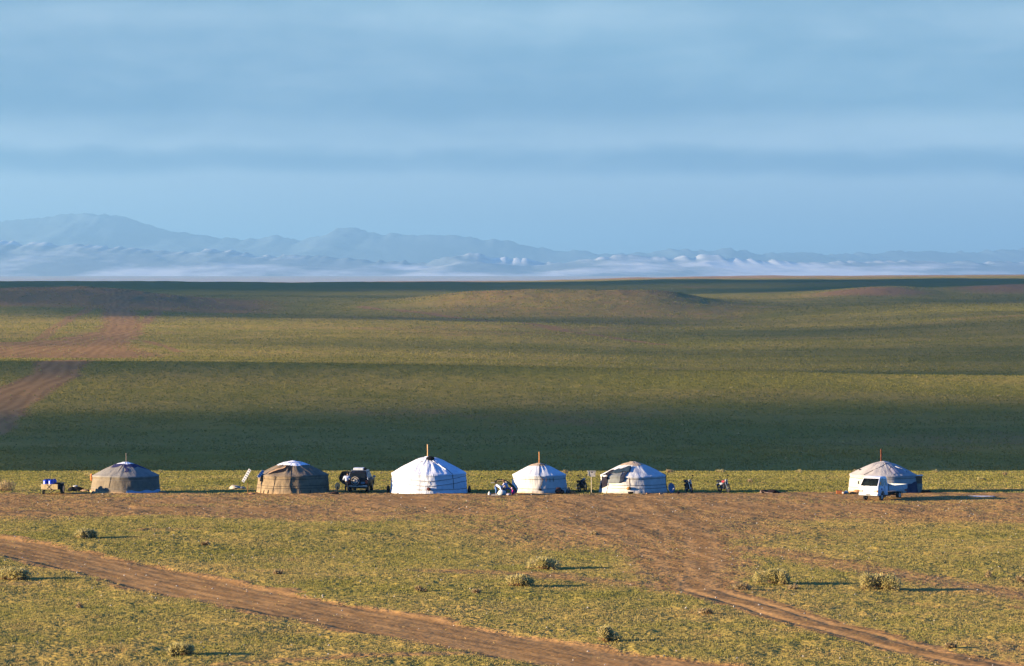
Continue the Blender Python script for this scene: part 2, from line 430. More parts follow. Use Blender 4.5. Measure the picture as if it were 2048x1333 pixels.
# ------------------------------------------------------------------ grass: short steppe tufts as one mass
def leafy(nt, b, c, amt=0.35):
    """thin blades let some light through"""
    o = [n for n in nt.nodes if n.type == 'OUTPUT_MATERIAL'][0]
    tr = N(nt, 'ShaderNodeBsdfTranslucent'); L(nt, c, tr.inputs[0]); mx_ = N(nt, 'ShaderNodeMixShader'); mx_.inputs[0].default_value = amt
    L(nt, b.outputs[0], mx_.inputs[1]); L(nt, tr.outputs[0], mx_.inputs[2]); L(nt, mx_.outputs[0], o.inputs[0])
def grass_mat():
    m, nt, b = new_mat("steppe_grass")
    av = N(nt, 'ShaderNodeAttribute', attribute_name='tone').outputs['Fac']
    c = ramp(nt, av, [(0.0, (0.21, 0.19, 0.042)), (0.4, (0.31, 0.275, 0.07)), (0.8, (0.41, 0.31, 0.105)), (1.0, (0.48, 0.30, 0.11))])
    L(nt, c, b.inputs['Base Color']); b.inputs['Roughness'].default_value = 0.9; b.inputs['Specular IOR Level'].default_value = 0.0
    leafy(nt, b, c)
    return m
GM = grass_mat()
rng = np.random.default_rng(5)
def tufts(n, d0, d1, wscale, seed, hmax, name, blades=5):
    dd = np.sqrt(rng.uniform(d0 * d0, d1 * d1, n)); u = rng.uniform(-0.165, 0.165, n)
    x = u * dd; y = dd
    dmk = dirt_mask(x, y); gr = green_mask(x, y)
    clump = 0.55 + 0.9 * fbm(x / 2.2, y / 2.2, 101, 3)
    keep = rng.uniform(0, 1, n) < np.clip((1.0 - 1.12 * dmk) * clump * 1.25, 0.008, 1)
    x, y, gr, dmk = x[keep], y[keep], gr[keep], dmk[keep]; n = len(x)
    z = H(x, y)
    gr = gr - 0.30 * (y < 300)
    s = rng.uniform(0.45, 1.0, n) ** 1.5 * (1 - 0.4 * dmk)
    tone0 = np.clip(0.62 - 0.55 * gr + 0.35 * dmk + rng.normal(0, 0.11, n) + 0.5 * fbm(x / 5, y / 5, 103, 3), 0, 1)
    V = []; T = []
    for k_ in range(blades):
        a = rng.uniform(0, 2 * math.pi, n); lean = rng.uniform(0.2, 1.1, n)
        bx = x + rng.normal(0, 0.05, n) * wscale; by = y + rng.normal(0, 0.05, n) * wscale
        ww = 0.045 * wscale * s; hh = hmax * s * rng.uniform(0.6, 1.1, n)
        ca, sa = np.cos(a), np.sin(a)
        p0 = np.stack([bx - sa * ww, by + ca * ww, z - 0.04], -1); p1 = np.stack([bx + sa * ww, by - ca * ww, z - 0.04], -1)
        p2 = np.stack([bx + ca * lean * hh + sa * ww * .3, by + sa * lean * hh - ca * ww * .3, z + hh], -1)
        V.append(np.stack([p0, p1, p2], 1)); T.append(np.repeat(tone0[:, None], 3, 1))
    V = np.concatenate(V).reshape(-1, 3); T = np.concatenate(T).reshape(-1)
    f = np.arange(len(V)).reshape(-1, 3)
    o = mesh_from_np(name, V, None, GM, {'tone': T}, smooth=False, tris=f)
    o['kind'] = 'stuff'; o['label'] = 'short yellow-green steppe grass growing over the open ground'; o['category'] = 'grass'
    return o
g_near = tufts(330000, 164, 300, 0.95, 1, 0.105, "grass")
g_far = tufts(90000, 300, 395, 2.0, 2, 0.13, "grass", 4)
g_far['label'] = 'bright green grass strip on the flat just behind the tents'

def valley_tufts(n, d0, d1, smin, smax, blades=3):
    dd = np.exp(rng.uniform(math.log(d0), math.log(d1), n)); u = rng.uniform(-0.155, 0.155, n); x = u * dd; y = dd
    dmk = dirt_mask(x, y); gr = green_mask(x, y)
    cl = 0.6 + 1.0 * fbm(x / 9, y / 14, 111, 3) + 0.6 * fbm(x / 60, y / 50, 113, 2)
    keep = rng.uniform(0, 1, n) < np.clip(cl * (1 - 1.05 * dmk), 0.03, 1)
    x, y, gr, dmk = x[keep], y[keep], gr[keep], dmk[keep]; n = len(x)
    z = H(x, y); s = rng.uniform(smin, smax, n) * (0.45 + np.minimum(y / 1200, 2.0))
    tone0 = np.clip(0.34 - 0.4 * gr + 0.3 * dmk + rng.normal(0, 0.22, n), 0, 1); V = []; T = []
    for k_ in range(blades):
        a = rng.uniform(0, 2 * math.pi, n); ca, sa = np.cos(a), np.sin(a); ww = 0.5 * s
        bx = x + rng.normal(0, 0.2, n) * s; by = y + rng.normal(0, 0.2, n) * s; hh = s * rng.uniform(0.5, 0.9, n)
        V.append(np.stack([np.stack([bx - sa * ww, by + ca * ww, z - 0.05], -1), np.stack([bx + sa * ww, by - ca * ww, z - 0.05], -1), np.stack([bx, by, z + hh], -1)], 1))
        T.append(np.repeat(tone0[:, None], 3, 1))
    V = np.concatenate(V).reshape(-1, 3); T = np.concatenate(T).reshape(-1)
    o = mesh_from_np("grass", V, None, GM, {'tone': T}, smooth=False, tris=np.arange(len(V)).reshape(-1, 3))
    o['kind'] = 'stuff'; o['label'] = 'sparse low tussock grass over the far valley and its slopes'; o['category'] = 'grass'
valley_tufts(300000, 500, 3000, 0.12, 0.34)

# pale stones
def stones(n):
    dd = np.sqrt(rng.uniform(165 ** 2, 300 ** 2, n)); x = rng.uniform(-0.16, 0.16, n) * dd; y = dd; z = H(x, y)
    base = np.array([[1, 0, 0], [0, 1, 0], [-1, 0, 0], [0, -1, 0], [0, 0, 1.0]]); fc = np.array([[0, 1, 4], [1, 2, 4], [2, 3, 4], [3, 0, 4]])
    s = rng.uniform(0.025, 0.075, n)
    j = base[None] + rng.normal(0, 0.2, (n, 5, 3))
    V = j * s[:, None, None] + np.stack([x, y, z], -1)[:, None, :]
    f = (fc[None] + (np.arange(n) * 5)[:, None, None]).reshape(-1, 3)
    o = mesh_from_np("stones", V.reshape(-1, 3), None, surf_mat("pale_stone", (0.48, 0.42, 0.34), var=0.3, scale=0.5), smooth=False, tris=f)
    o['kind'] = 'stuff'; o['label'] = 'small pale stones strewn over the foreground soil'; o['category'] = 'stones'
stones(900)

# ------------------------------------------------------------------ unseen cloud sheet added up-sun, shaped to cast the valley's shade bands
def shade(px, d, x):
    """how thick the cloud is between the sun and the ground point at this bearing and distance"""
    ld = np.log(d); nz = fbm(px / 480 + ld * 2, ld * 11, 201, 4); nz2 = fbm(px / 200, ld * 26, 205, 3)
    s = np.zeros_like(d)
    d = np.where(d < 3000, d * (1 + 0.17 * sstep(520, 700, d) * fbm(px / 430, ld * 2.5, 207, 3)), d)
    s = np.where(d < 1000, sstep(400, 470, d) * (1 - 0.62 * sstep(735, 850, d + 40 * nz + (px - 1000) * -0.02)), s)
    left = 1 - sstep(550, 1100, px)
    s = s + (0.45 * left) * np.exp(-((d - 945) / 28) ** 2)
    s = s - 0.9 * sstep(900, 1300, px) * np.exp(-((d - 925) / 40) ** 2) * (d < 1000)
    mid = 0.06 + 0.62 * sstep(800, 1350, px + 250 * nz) + 0.35 * np.exp(-((d - 1080) / 70) ** 2) * (px > 400)
    mid = mid - 0.45 * sstep(800, 1500, px) * np.exp(-((d - 1010) / 40) ** 2)
    s = np.where(d >= 1000, mid, s)
    farL = (1 - sstep(480, 760, px)) * sstep(2000, 2230, d + 0.45 * (px - 250)) * 0.88
    farM = sstep(500, 760, px) * (1 - sstep(1450, 1620, px)) * 0.55
    farR = sstep(1480, 1640, px) * np.where(d < 2290, 0.08, 0.9)
    tf = sstep(1950, 2130, d)
    s = np.where(d > 1900, s * (1 - tf) + tf * (farL + farM + farR), s)
    s = np.where(d > 3150, np.maximum(s, sstep(3150, 3250, d) * 0.95), s)
    s = s * (1 - sstep(4250, 4500, d))
    mask = (s > 0.03)
    s = s + 0.6 * nz * mask + 0.3 * nz2 * mask
    return np.clip(s * 1.02, 0, 0.97)
CH = 900.0
cu = np.linspace(-0.34, 0.34, 180); cd_ = np.concatenate([np.arange(395, 1500, 7.0), np.arange(1500, 4600, 16.0)])
CU, CD = np.meshgrid(cu, cd_)
gx = CU * CD; gy = CD
s_ = shade((1024 + CU * F).ravel(), CD.ravel(), gx.ravel())
gz = H(gx.ravel(), gy.ravel())
t_ = (CH - gz) / SUNV.z
cx = gx.ravel() + SUNV.x * t_; cy = gy.ravel() + SUNV.y * t_
thick = 1.5 + 7 * s_ + 3 * fbm(cx / 60, cy / 60, 301, 3) * s_
topv = np.stack([cx, cy, CH + thick], -1); botv = np.stack([cx, cy, np.full_like(cx, CH) - 0.4 * thick], -1)
gf = grid_faces(*CU.shape)
alpha = 1 - np.sqrt(np.clip(1 - s_, 0, 1))
cmesh = np.concatenate([topv, botv]); cf = np.concatenate([gf, gf[:, ::-1] + len(topv)])
cmat = bpy.data.materials.new("cloud"); cmat.use_nodes = True; nt = cmat.node_tree; nt.nodes.clear()
o_ = N(nt, 'ShaderNodeOutputMaterial'); df = N(nt, 'ShaderNodeBsdfDiffuse'); df.inputs[0].default_value = (0.85, 0.86, 0.88, 1)
tp = N(nt, 'ShaderNodeBsdfTransparent'); mx = N(nt, 'ShaderNodeMixShader')
L(nt, N(nt, 'ShaderNodeAttribute', attribute_name='cover').outputs['Fac'], mx.inputs[0])
L(nt, tp.outputs[0], mx.inputs[1]); L(nt, df.outputs[0], mx.inputs[2]); L(nt, mx.outputs[0], o_.inputs[0])
cloud = mesh_from_np("shade_clouds", cmesh, cf, cmat, {'cover': np.concatenate([alpha, alpha])})
cloud['kind'] = 'structure'

# ------------------------------------------------------------------ distant mountains
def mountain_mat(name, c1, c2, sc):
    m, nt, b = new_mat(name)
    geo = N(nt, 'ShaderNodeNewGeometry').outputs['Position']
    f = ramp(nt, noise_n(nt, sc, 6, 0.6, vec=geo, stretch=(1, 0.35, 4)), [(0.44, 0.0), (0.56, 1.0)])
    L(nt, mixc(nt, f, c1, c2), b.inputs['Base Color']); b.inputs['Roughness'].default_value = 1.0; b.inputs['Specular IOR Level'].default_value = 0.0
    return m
def range_mesh(name, dist, depth, pts, mat, seed, rough, jag=7.0, base=-24.0, px0=-1800, px1=3900):
    P = np.array(pts, float)
    cols_ = np.linspace(px0, px1, 900); rows = 60
    v = []
    for r in range(rows):
        t = r / (rows - 1)
        dd = dist + depth * (t - 0.5) * 2
        x = (cols_ - 1024) / F * dist
        pw_ = (1 - abs(t - 0.6) / 0.6 if t < 0.6 else 1 - (t - 0.6) / 0.4) ** 5
        shift = 160 * fbm(cols_ / 260.0, np.full_like(cols_, t * 3.0), seed + 41, 3) * (1 - pw_)
        yt = np.interp(cols_ + shift, P[:, 0], P[:, 1]) - jag * pw_ * (0.5 - 2 * np.abs(fbm(cols_ / 34.0, cols_ * 0, seed + 31, 4, 0.6)))
        zt = CAM_H - (yt - 540) / F * dist
        prof = 1 - abs(t - 0.6) / 0.6 if t < 0.6 else 1 - (t - 0.6) / 0.4
        wx_ = 0.9 * fbm(x / (dist * 0.035), np.full_like(x, dd / (dist * 0.03)), seed + 3, 3); wy_ = 1.1 * fbm(x / (dist * 0.03), np.full_like(x, dd / (dist * 0.04)), seed + 5, 3)
        rd = 1 - 2 * np.abs(fbm(x / (dist * 0.022) + wx_, dd / (dist * 0.035) + wy_, seed, 5, 0.55))
        rd2 = fbm(x / (dist * 0.006), np.full_like(x, dd / (dist * 0.02)), seed + 9, 4)
        z = base + (zt - base) * (prof ** 0.9) * (0.88 + 0.12 * (rd if t < 0.6 else 1) * (1 - t) + 0.12 * t) + (zt - base) * rough * rd2 * min(1, prof * 2)
        v.append(np.stack([x, np.full_like(x, dd), z], -1))
    o = mesh_from_np(name, np.concatenate(v), grid_faces(rows, len(cols_)), mat)
    o['kind'] = 'structure'
    return o
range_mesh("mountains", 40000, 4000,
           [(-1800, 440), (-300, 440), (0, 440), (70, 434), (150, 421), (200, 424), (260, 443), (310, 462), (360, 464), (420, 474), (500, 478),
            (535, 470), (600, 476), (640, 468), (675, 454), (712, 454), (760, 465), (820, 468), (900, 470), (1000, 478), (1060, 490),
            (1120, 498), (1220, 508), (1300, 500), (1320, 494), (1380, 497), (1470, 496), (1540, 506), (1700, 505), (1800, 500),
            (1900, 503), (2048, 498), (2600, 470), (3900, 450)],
           mountain_mat("far_mountain_shade", (0.13, 0.18, 0.23), (0.18, 0.24, 0.29), 0.0006), 401, 0.025)  # cloud shade over the upper range is painted into this dark blue tone
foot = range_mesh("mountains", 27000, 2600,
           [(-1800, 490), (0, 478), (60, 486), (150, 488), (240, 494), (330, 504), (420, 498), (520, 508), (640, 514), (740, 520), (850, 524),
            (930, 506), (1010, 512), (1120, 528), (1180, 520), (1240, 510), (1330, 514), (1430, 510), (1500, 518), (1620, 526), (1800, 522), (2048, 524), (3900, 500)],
           mountain_mat("pale_sunlit_foothill", (0.90, 0.88, 0.84), (0.24, 0.29, 0.33), 0.0007), 421, 0.035)  # pale hill colour with sunlit and cloud-shaded patches painted in

def haze():
    bm = bmesh.new(); bmesh.ops.create_cube(bm, size=1.0)
    me = bpy.data.meshes.new("haze"); bm.to_mesh(me); bm.free()
    o = bpy.data.objects.new("haze", me); COL.objects.link(o)
    lo, hi = -45.0, 880.0
    o.scale = (190000, 110000, hi - lo); o.location = (0, 40000, (hi + lo) / 2)
    m = bpy.data.materials.new("haze"); m.use_nodes = True; n = m.node_tree; n.nodes.clear()
    oo = N(n, 'ShaderNodeOutputMaterial'); v = N(n, 'ShaderNodeVolumePrincipled')
    v.inputs['Color'].default_value = (0.42, 0.78, 0.98, 1); v.inputs['Density'].default_value = 4.8e-5; v.inputs['Anisotropy'].default_value = 0.36
    L(n, v.outputs[0], oo.inputs['Volume']); me.materials.append(m)
    o['kind'] = 'stuff'; o['label'] = 'pale blue haze lying over the far plain and mountains'; o['category'] = 'haze'
    return o
# ================================================================== object helpers
class MB:
    def __init__(s): s.v = []; s.f = []
    def add(s, vs, fs):
        b = len(s.v); s.v += [tuple(q) for q in vs]; s.f += [tuple(b + i for i in f) for f in fs]; return s
    def box(s, c, size, rot=None, taper=1.0):
        hx, hy, hz = [q / 2 for q in size]; M = Euler(rot).to_matrix() if rot else Matrix.Identity(3); c = Vector(c)
        vs = []
        for z, k_ in ((-hz, 1), (hz, taper)):
            for x, y in ((-hx, -hy), (hx, -hy), (hx, hy), (-hx, hy)): vs.append(c + M @ Vector((x * k_, y * k_, z)))
        return s.add(vs, [(3, 2, 1, 0), (4, 5, 6, 7), (0, 1, 5, 4), (1, 2, 6, 5), (2, 3, 7, 6), (3, 0, 4, 7)])
    def tube(s, pts, rad, n=8, caps=True):
        pts = [Vector(p) for p in pts]; m = len(pts)
        rad = [rad] * m if isinstance(rad, (int, float)) else rad
        vs = []; up = Vector((0.13, 0.31, 0.94))
        for i, p in enumerate(pts):
            t = (pts[min(i + 1, m - 1)] - pts[max(i - 1, 0)]).normalized()
            a = t.cross(up)
            if a.length < 0.05: a = t.cross(Vector((1, 0, 0)))
            a.normalize(); b = t.cross(a)
            for k_ in range(n):
                q = 2 * math.pi * k_ / n; vs.append(p + (a * math.cos(q) + b * math.sin(q)) * rad[i])
        fs = [(i * n + k_, i * n + (k_ + 1) % n, (i + 1) * n + (k_ + 1) % n, (i + 1) * n + k_) for i in range(m - 1) for k_ in range(n)]
        if caps: fs += [tuple(range(n))[::-1], tuple((m - 1) * n + k_ for k_ in range(n))]
        return s.add(vs, fs)
    def ring(s, c, Rr, r, axis='X', n=24, k=8, sq=1.0):
        vs = []; c = Vector(c)
        for i in range(n):
            a = 2 * math.pi * i / n
            for j in range(k):
                b = 2 * math.pi * j / k; rr = Rr + r * math.cos(b); h = r * sq * math.sin(b)
                p = {'X': (h, rr * math.cos(a), rr * math.sin(a)), 'Y': (rr * math.cos(a), h, rr * math.sin(a)), 'Z': (rr * math.cos(a), rr * math.sin(a), h)}[axis]
                vs.append(c + Vector(p))
        return s.add(vs, [(i * k + j, i * k + (j + 1) % k, ((i + 1) % n) * k + (j + 1) % k, ((i + 1) % n) * k + j) for i in range(n) for j in range(k)])
    def lathe(s, c, prof, axis='Z', n=20):
        """prof: list of (radius, height)"""
        c = Vector(c); vs = []
        for r, h in prof:
            for i in range(n):
                a = 2 * math.pi * i / n; x, y = r * math.cos(a), r * math.sin(a)
                vs.append(c + Vector({'Z': (x, y, h), 'X': (h, x, y), 'Y': (x, h, y)}[axis]))
        m = len(prof)
        return s.add(vs, [(i * n + k_, i * n + (k_ + 1) % n, (i + 1) * n + (k_ + 1) % n, (i + 1) * n + k_) for i in range(m - 1) for k_ in range(n)]
                     + [tuple(range(n))[::-1], tuple((m - 1) * n + k_ for k_ in range(n))])
    def prism(s, prof, w0, w1=None, zsplit=None):
        """side profile [(y, z)] extruded over x; half width may be a function of z"""
        wf = w0 if callable(w0) else (lambda z: w0)
        n = len(prof)
        vs = [(-wf(z), y, z) for y, z in prof] + [(wf(z), y, z) for y, z in prof]
        return s.add(vs, [tuple(range(n)), tuple(range(n, 2 * n))[::-1]] + [(i, i + n, (i + 1) % n + n, (i + 1) % n) for i in range(n)])
    def blob(s, c, rad, seed=0, amp=0.25, n=14, rings=9, freq=2.2, flat=None):
        vs = []; c = Vector(c)
        for j in range(rings + 1):
            th = math.pi * j / rings
            for i in range(n):
                ph = 2 * math.pi * i / n
                d_ = Vector((math.sin(th) * math.cos(ph), math.sin(th) * math.sin(ph), math.cos(th)))
                k_ = 1 + amp * 2 * (float(vnoise(d_.x * freq + seed, d_.y * freq + d_.z * 1.7 * freq, seed)) if 0 < j < rings else 0)
                p = Vector((d_.x * rad[0] * k_, d_.y * rad[1] * k_, d_.z * rad[2] * k_))
                vs.append(c + p)
        return s.add(vs, [(j * n + i, (j + 1) * n + i, (j + 1) * n + (i + 1) % n, j * n + (i + 1) % n) for j in range(rings) for i in range(n)])
    def build(s, name, mat, parent=None, smooth=False, bevel=0, label=None, seg=2, angle=40):
        me = bpy.data.meshes.new(name); me.from_pydata(s.v, [], s.f)
        bm = bmesh.new(); bm.from_mesh(me); bmesh.ops.recalc_face_normals(bm, faces=bm.faces)
        if bevel: bmesh.ops.bevel(bm, geom=[e for e in bm.edges if len(e.link_faces) == 2 and e.calc_face_angle(0) > 0.5], offset=bevel, segments=seg, profile=0.6, affect='EDGES', clamp_overlap=True)
        bm.to_mesh(me); bm.free()
        if smooth:
            me.polygons.foreach_set('use_smooth', [True] * len(me.polygons)); me.set_sharp_from_angle(angle=R(angle))
        me.materials.append(mat); o = bpy.data.objects.new(name, me); COL.objects.link(o)
        if parent is not None: o.parent = parent
        if label: o['label'] = label
        return o
def thing(name, label, cat, x, y, rz=0.0, group=None, z=None, rot=None):
    o = bpy.data.objects.new(name, None); COL.objects.link(o); o.empty_display_size = 0.3
    o.location = (x, y, H1(x, y) if z is None else z); o.rotation_euler = rot or (0, 0, rz)
    o['label'] = label; o['category'] = cat
    if group: o['group'] = group
    return o
def single(o, label, cat, x, y, z=None, rz=0, group=None):
    o.location = (x, y, H1(x, y) if z is None else z); o.rotation_euler = (0, 0, rz)
    o['label'] = label; o['category'] = cat
    if group: o['group'] = group
    return o
def wx(px, d): return (px - 1024) / F * d

# ------------------------------------------------------------------ yurts
def canvas(name, col, col2=None, fold=0.5, stain=None, rough=0.8, fscale=(9, 9, 1.3)):
    if name in MATS: return MATS[name]
    m, nt, b = new_mat(name)
    c2 = col2 or tuple(c * 0.78 for c in col)
    f = ramp(nt, noise_n(nt, 1.6, 6, 0.7), [(0.38, 0.0), (0.66, 1.0)])
    c = mixc(nt, f, col, c2)
    if stain:   # mud splashed up from the ground
        g = N(nt, 'ShaderNodeTexCoord').outputs['Object']; sz = N(nt, 'ShaderNodeSeparateXYZ'); L(nt, g, sz.inputs[0])
        hgt = math_n(nt, 'ADD', sz.outputs[2], math_n(nt, 'MULTIPLY', math_n(nt, 'SUBTRACT', noise_n(nt, 4.0, 4, 0.7), 0.5), 0.5))
        c = mixc(nt, ramp(nt, hgt, [(0.05, 0.75), (0.32, 0.0)]), c, stain)
    L(nt, c, b.inputs['Base Color']); b.inputs['Roughness'].default_value = rough; b.inputs['Specular IOR Level'].default_value = 0.05
    bp = N(nt, 'ShaderNodeBump'); bp.inputs['Strength'].default_value = fold; bp.inputs['Distance'].default_value = 0.06
    L(nt, noise_n(nt, 1.0, 5, 0.6, stretch=fscale), bp.inputs['Height']); L(nt, bp.outputs[0], b.inputs['Normal'])
    MATS[name] = m
    return m
ROPE = surf_mat('dark_rope', (0.07, 0.055, 0.05)); ROPEP = surf_mat('pale_rope', (0.33, 0.29, 0.24))
RUST = surf_mat('rusty_pipe', (0.42, 0.16, 0.06), rough=0.6, var=0.4, scale=6)
COPPER = surf_mat('orange_pipe', (0.72, 0.33, 0.12), rough=0.5, var=0.3, scale=6)
GREYP = surf_mat('grey_pipe', (0.24, 0.20, 0.16), rough=0.5, var=0.3, scale=6)
BLACK = surf_mat('black_cloth', (0.018, 0.018, 0.022)); SOOT = surf_mat('soot', (0.012, 0.010, 0.012))
def yurt(px, d, r, hw, rise, label, wallm, roofm, capm, seed, flare=0.05, ropes=(), crown=0.2, cap_th=None, wrinkle=1.0, cap_drop=0.10):
    x = wx(px, d)
    T = thing('yurt', label, 'yurt', x, d)
    def prof(t):
        """t 0..1 wall, 1..2 roof -> radius, height"""
        if t <= 1:
            return r * (1 + flare * (1 - t) ** 2.2 + 0.012 * math.sin(t * math.pi)), hw * t
        q = t - 1
        rr = r * 1.012 * (1 - q)
        kq = 0.70
        f_ = 0.87 * q / kq if q < kq else 0.87 + 0.13 * math.sin((q - kq) / (1 - kq) * math.pi / 2)
        zz_ = hw + rise * (f_ + 0.035 * math.sin(min(q / kq, 1) * math.pi))
        return rr, zz_
    def S(a, t, off=0.0):
        rr, z_ = prof(t)
        e = 0.03 * math.exp(-((t - 1) / 0.05) ** 2)
        ax = a * 6
        wn = wrinkle * (0.05 * float(vnoise(ax * 1.5 + seed, t * 3.1, seed)) + 0.028 * float(vnoise(ax * 3.4 + t * 3, t * 4.2 + seed, seed + 3)) * (1 - 0.3 * min(t, 1)))
        sag = 0.05 * wrinkle * float(vnoise(a * 1.2 + seed * 3, 7.7, seed + 8)) * math.exp(-((t - 1) / 0.25) ** 2)
        for (rt, _, _) in ropes: wn -= 0.018 * math.exp(-((t - rt) / 0.03) ** 2)
        k_ = min(1.0, rr / (0.35 * r))
        if t > 1: nx, nz = 0.38, 0.92
        else: nx, nz = 1.0, 0.0
        dd = (wn * k_ + off)
        rr2 = rr + dd * nx + e
        return Vector((rr2 * math.sin(a), -rr2 * math.cos(a), z_ + dd * nz + sag))
    def patch(a0, a1, t0, t1, off=0.0, na=40, nt_=16, closed=False, edge=None):
        mb = MB(); vs = []
        for j in range(nt_ + 1):
            for i in range(na if closed else na + 1):
                fa = i / na; ft = j / nt_
                a_ = a0 + (a1 - a0) * fa; t_ = t0 + (t1 - t0) * ft
                if edge: a_, t_ = edge(fa, ft)
                vs.append(S(a_, t_, off))
        m_ = na if closed else na + 1
        fs = [(j * m_ + i, j * m_ + (i + 1) % m_, (j + 1) * m_ + (i + 1) % m_, (j + 1) * m_ + i) for j in range(nt_) for i in range(na)]
        return mb.add(vs, fs)
    wb = patch(0, 2 * math.pi, -0.15, 1.02, 0, 160, 16, True); wb.build('wall', wallm, T, True, angle=80)
    rb = patch(0, 2 * math.pi, 0.97, 1 + (1 - crown * 0.4), 0.02, 160, 24, True); rb.build('roof', roofm, T, True, angle=80)
    # cover over the crown ring
    mb = MB(); vs = []; n = 72; cr = r * (cap_th or crown)
    rings_ = 8
    for j in range(rings_ + 1):
        q = j / rings_
        for i in range(n):
            a = 2 * math.pi * i / n
            sqr = 1 + 0.16 * abs(math.sin(2 * (a + 0.5))) ** 3
            rr = cr * q * sqr
            tt = 2 - max(rr, 0.001) / (r * 1.012)
            base = S(a, min(tt, 2 - crown * 0.5) if tt > 2 - crown * 0.5 else tt, 0.045)
            zt = prof(min(tt, 2 - crown * 0.62))[1] + 0.05 + (rise * 0.05) * (1 - q * q)
            zb = base.z if tt <= 2 - crown * 0.5 else zt
            vs.append((rr * math.sin(a), -rr * math.cos(a), max(zt, zb) if tt > 2 - crown * 0.5 else base.z))
    mb.add(vs, [(j * n + i, j * n + (i + 1) % n, (j + 1) * n + (i + 1) % n, (j + 1) * n + i) for j in range(rings_) for i in range(n)])
    mb.build('crown_cover', capm, T, True, angle=80)
    for (rt, rmat, wob) in ropes:
        pts = []
        for i in range(121):
            a = 2 * math.pi * i / 120
            pts.append(S(a, rt + wob(a), 0.022))
        MB().tube(pts, 0.016, 6).build('rope', rmat, T, True)
    return T, S, patch
def strap(T, S, pts, mat, rad=0.017, name='strap'):
    """cord through (angle, t) control points on the yurt's skin"""
    out_ = []
    for (a0, t0), (a1, t1) in zip(pts[:-1], pts[1:]):
        for k_ in range(8):
            q = k_ / 8; out_.append(S(a0 + (a1 - a0) * q, t0 + (t1 - t0) * q, 0.028))
    out_.append(S(pts[-1][0], pts[-1][1], 0.028))
    MB().tube(out_, rad, 6).build(name, mat, T, True)
def pipe(T, x, y, z0, z1, rad, mat, cap=True):
    rad *= 0.85
    mb = MB().tube([(x, y, z0), (x + 0.01, y, (z0 + z1) / 2), (x, y, z1)], rad, 10)
    mb.ring((x, y, z1 - 0.02), rad, 0.012, 'Z', 12, 6)
    mb.build('stovepipe', mat, T, True)
Z0 = lambda a: 0.0
YD = 304.3
WHITEC = canvas('white_canvas', (0.82, 0.82, 0.80), (0.70, 0.70, 0.69), 0.8)
WHITER = canvas('white_roof_canvas', (0.80, 0.80, 0.80), (0.64, 0.65, 0.67), 0.8)
BEIGE = canvas('beige_canvas', (0.24, 0.195, 0.13), (0.165, 0.13, 0.09), 0.6, stain=(0.42, 0.27, 0.14))
GREYR = canvas('grey_roof_canvas', (0.29, 0.265, 0.22), (0.20, 0.18, 0.155), 0.5)
BROWNC = canvas('brown_canvas', (0.30, 0.22, 0.13), (0.19, 0.14, 0.085), 0.9, stain=(0.36, 0.24, 0.13))
BROWNR = canvas('brown_roof_canvas', (0.235, 0.18, 0.12), (0.16, 0.12, 0.08), 0.7)
CREAM = canvas('cream_canvas', (0.68, 0.64, 0.56), (0.54, 0.50, 0.43), 0.5, stain=(0.50, 0.36, 0.22))
CREAMR = canvas('cream_roof_canvas', (0.66, 0.65, 0.61), (0.50, 0.49, 0.47), 0.45)
TAN = canvas('tan_felt', (0.56, 0.42, 0.27), (0.42, 0.30, 0.19), 0.5)
NAVY = canvas('navy_cloth', (0.045, 0.045, 0.12), (0.03, 0.03, 0.07), 0.5)
GREYB = canvas('grey_blanket', (0.20, 0.21, 0.20), (0.15, 0.155, 0.15), 0.3)
SNOW = canvas('bright_cover', (0.86, 0.86, 0.86), (0.78, 0.79, 0.82), 0.3)
PALEBLUE = canvas('pale_blue_cloth', (0.42, 0.52, 0.58), (0.30, 0.40, 0.47), 0.6)
FLAPR = canvas('felt_flap', (0.52, 0.33, 0.18), (0.40, 0.24, 0.13), 0.4)

# first from the left
T, S, P = yurt(250.5, YD, 2.78, 1.42, 1.06, 'grey-beige canvas yurt with a navy band round its white cap and one short pipe', BEIGE, GREYR, SNOW, 11, 0.07,
               [(0.80, ROPEP, Z0), (0.30, ROPEP, lambda a: -0.02 * math.sin(a * 2))], cap_th=0.24)
pipe(T, 0.02, 0.35, 2.3, 3.28, 0.05, GREYP)
def navy_edge(fa, ft):
    a = fa * 2 * math.pi
    return a, 1.83 - ft * (0.17 + 0.42 * max(0, math.sin(a - 0.35)) ** 2 + 0.13 * max(0, math.sin(a * 2.5 + 0.6)) + 0.10 * float(vnoise(a * 3, 2.2, 4)))
P(0, 0, 0, 0, 0.03, 90, 6, False, navy_edge).build('roof_band', NAVY, T, True, label='navy cloth band draped below the cap')
P(0.05, 0.32, 1.28, 1.62, 0.035, 10, 10, False, lambda fa, ft: (0.02 + 0.16 * fa + 0.10 * math.sin(ft * 5), 1.25 + 0.42 * ft)).build('loose_cloth', NAVY, T, True)
P(0, 0, 0, 0, 0.05, 40, 5, False, lambda fa, ft: (0.12 + 1.35 * fa, 0.02 + ft * (0.17 + 0.04 * math.sin(fa * 17)))).build('skirt', PALEBLUE, T, True, label='pale blue cloth tucked round the foot of the wall')
P(0, 0, 0, 0, 0.07, 40, 5, False, lambda fa, ft: (-1.5 + 1.55 * fa, -0.02 + ft * (0.15 + 0.03 * math.sin(fa * 13)))).build('skirt', surf_mat('sandy_bank', (0.55, 0.36, 0.18), var=0.3), T, True, label='sandy earth banked round the foot of the wall')
strap(T, S, [(-0.15, 1.8), (-0.2, 1.3), (-0.35, 1.0), (-0.4, 0.3)], ROPE)
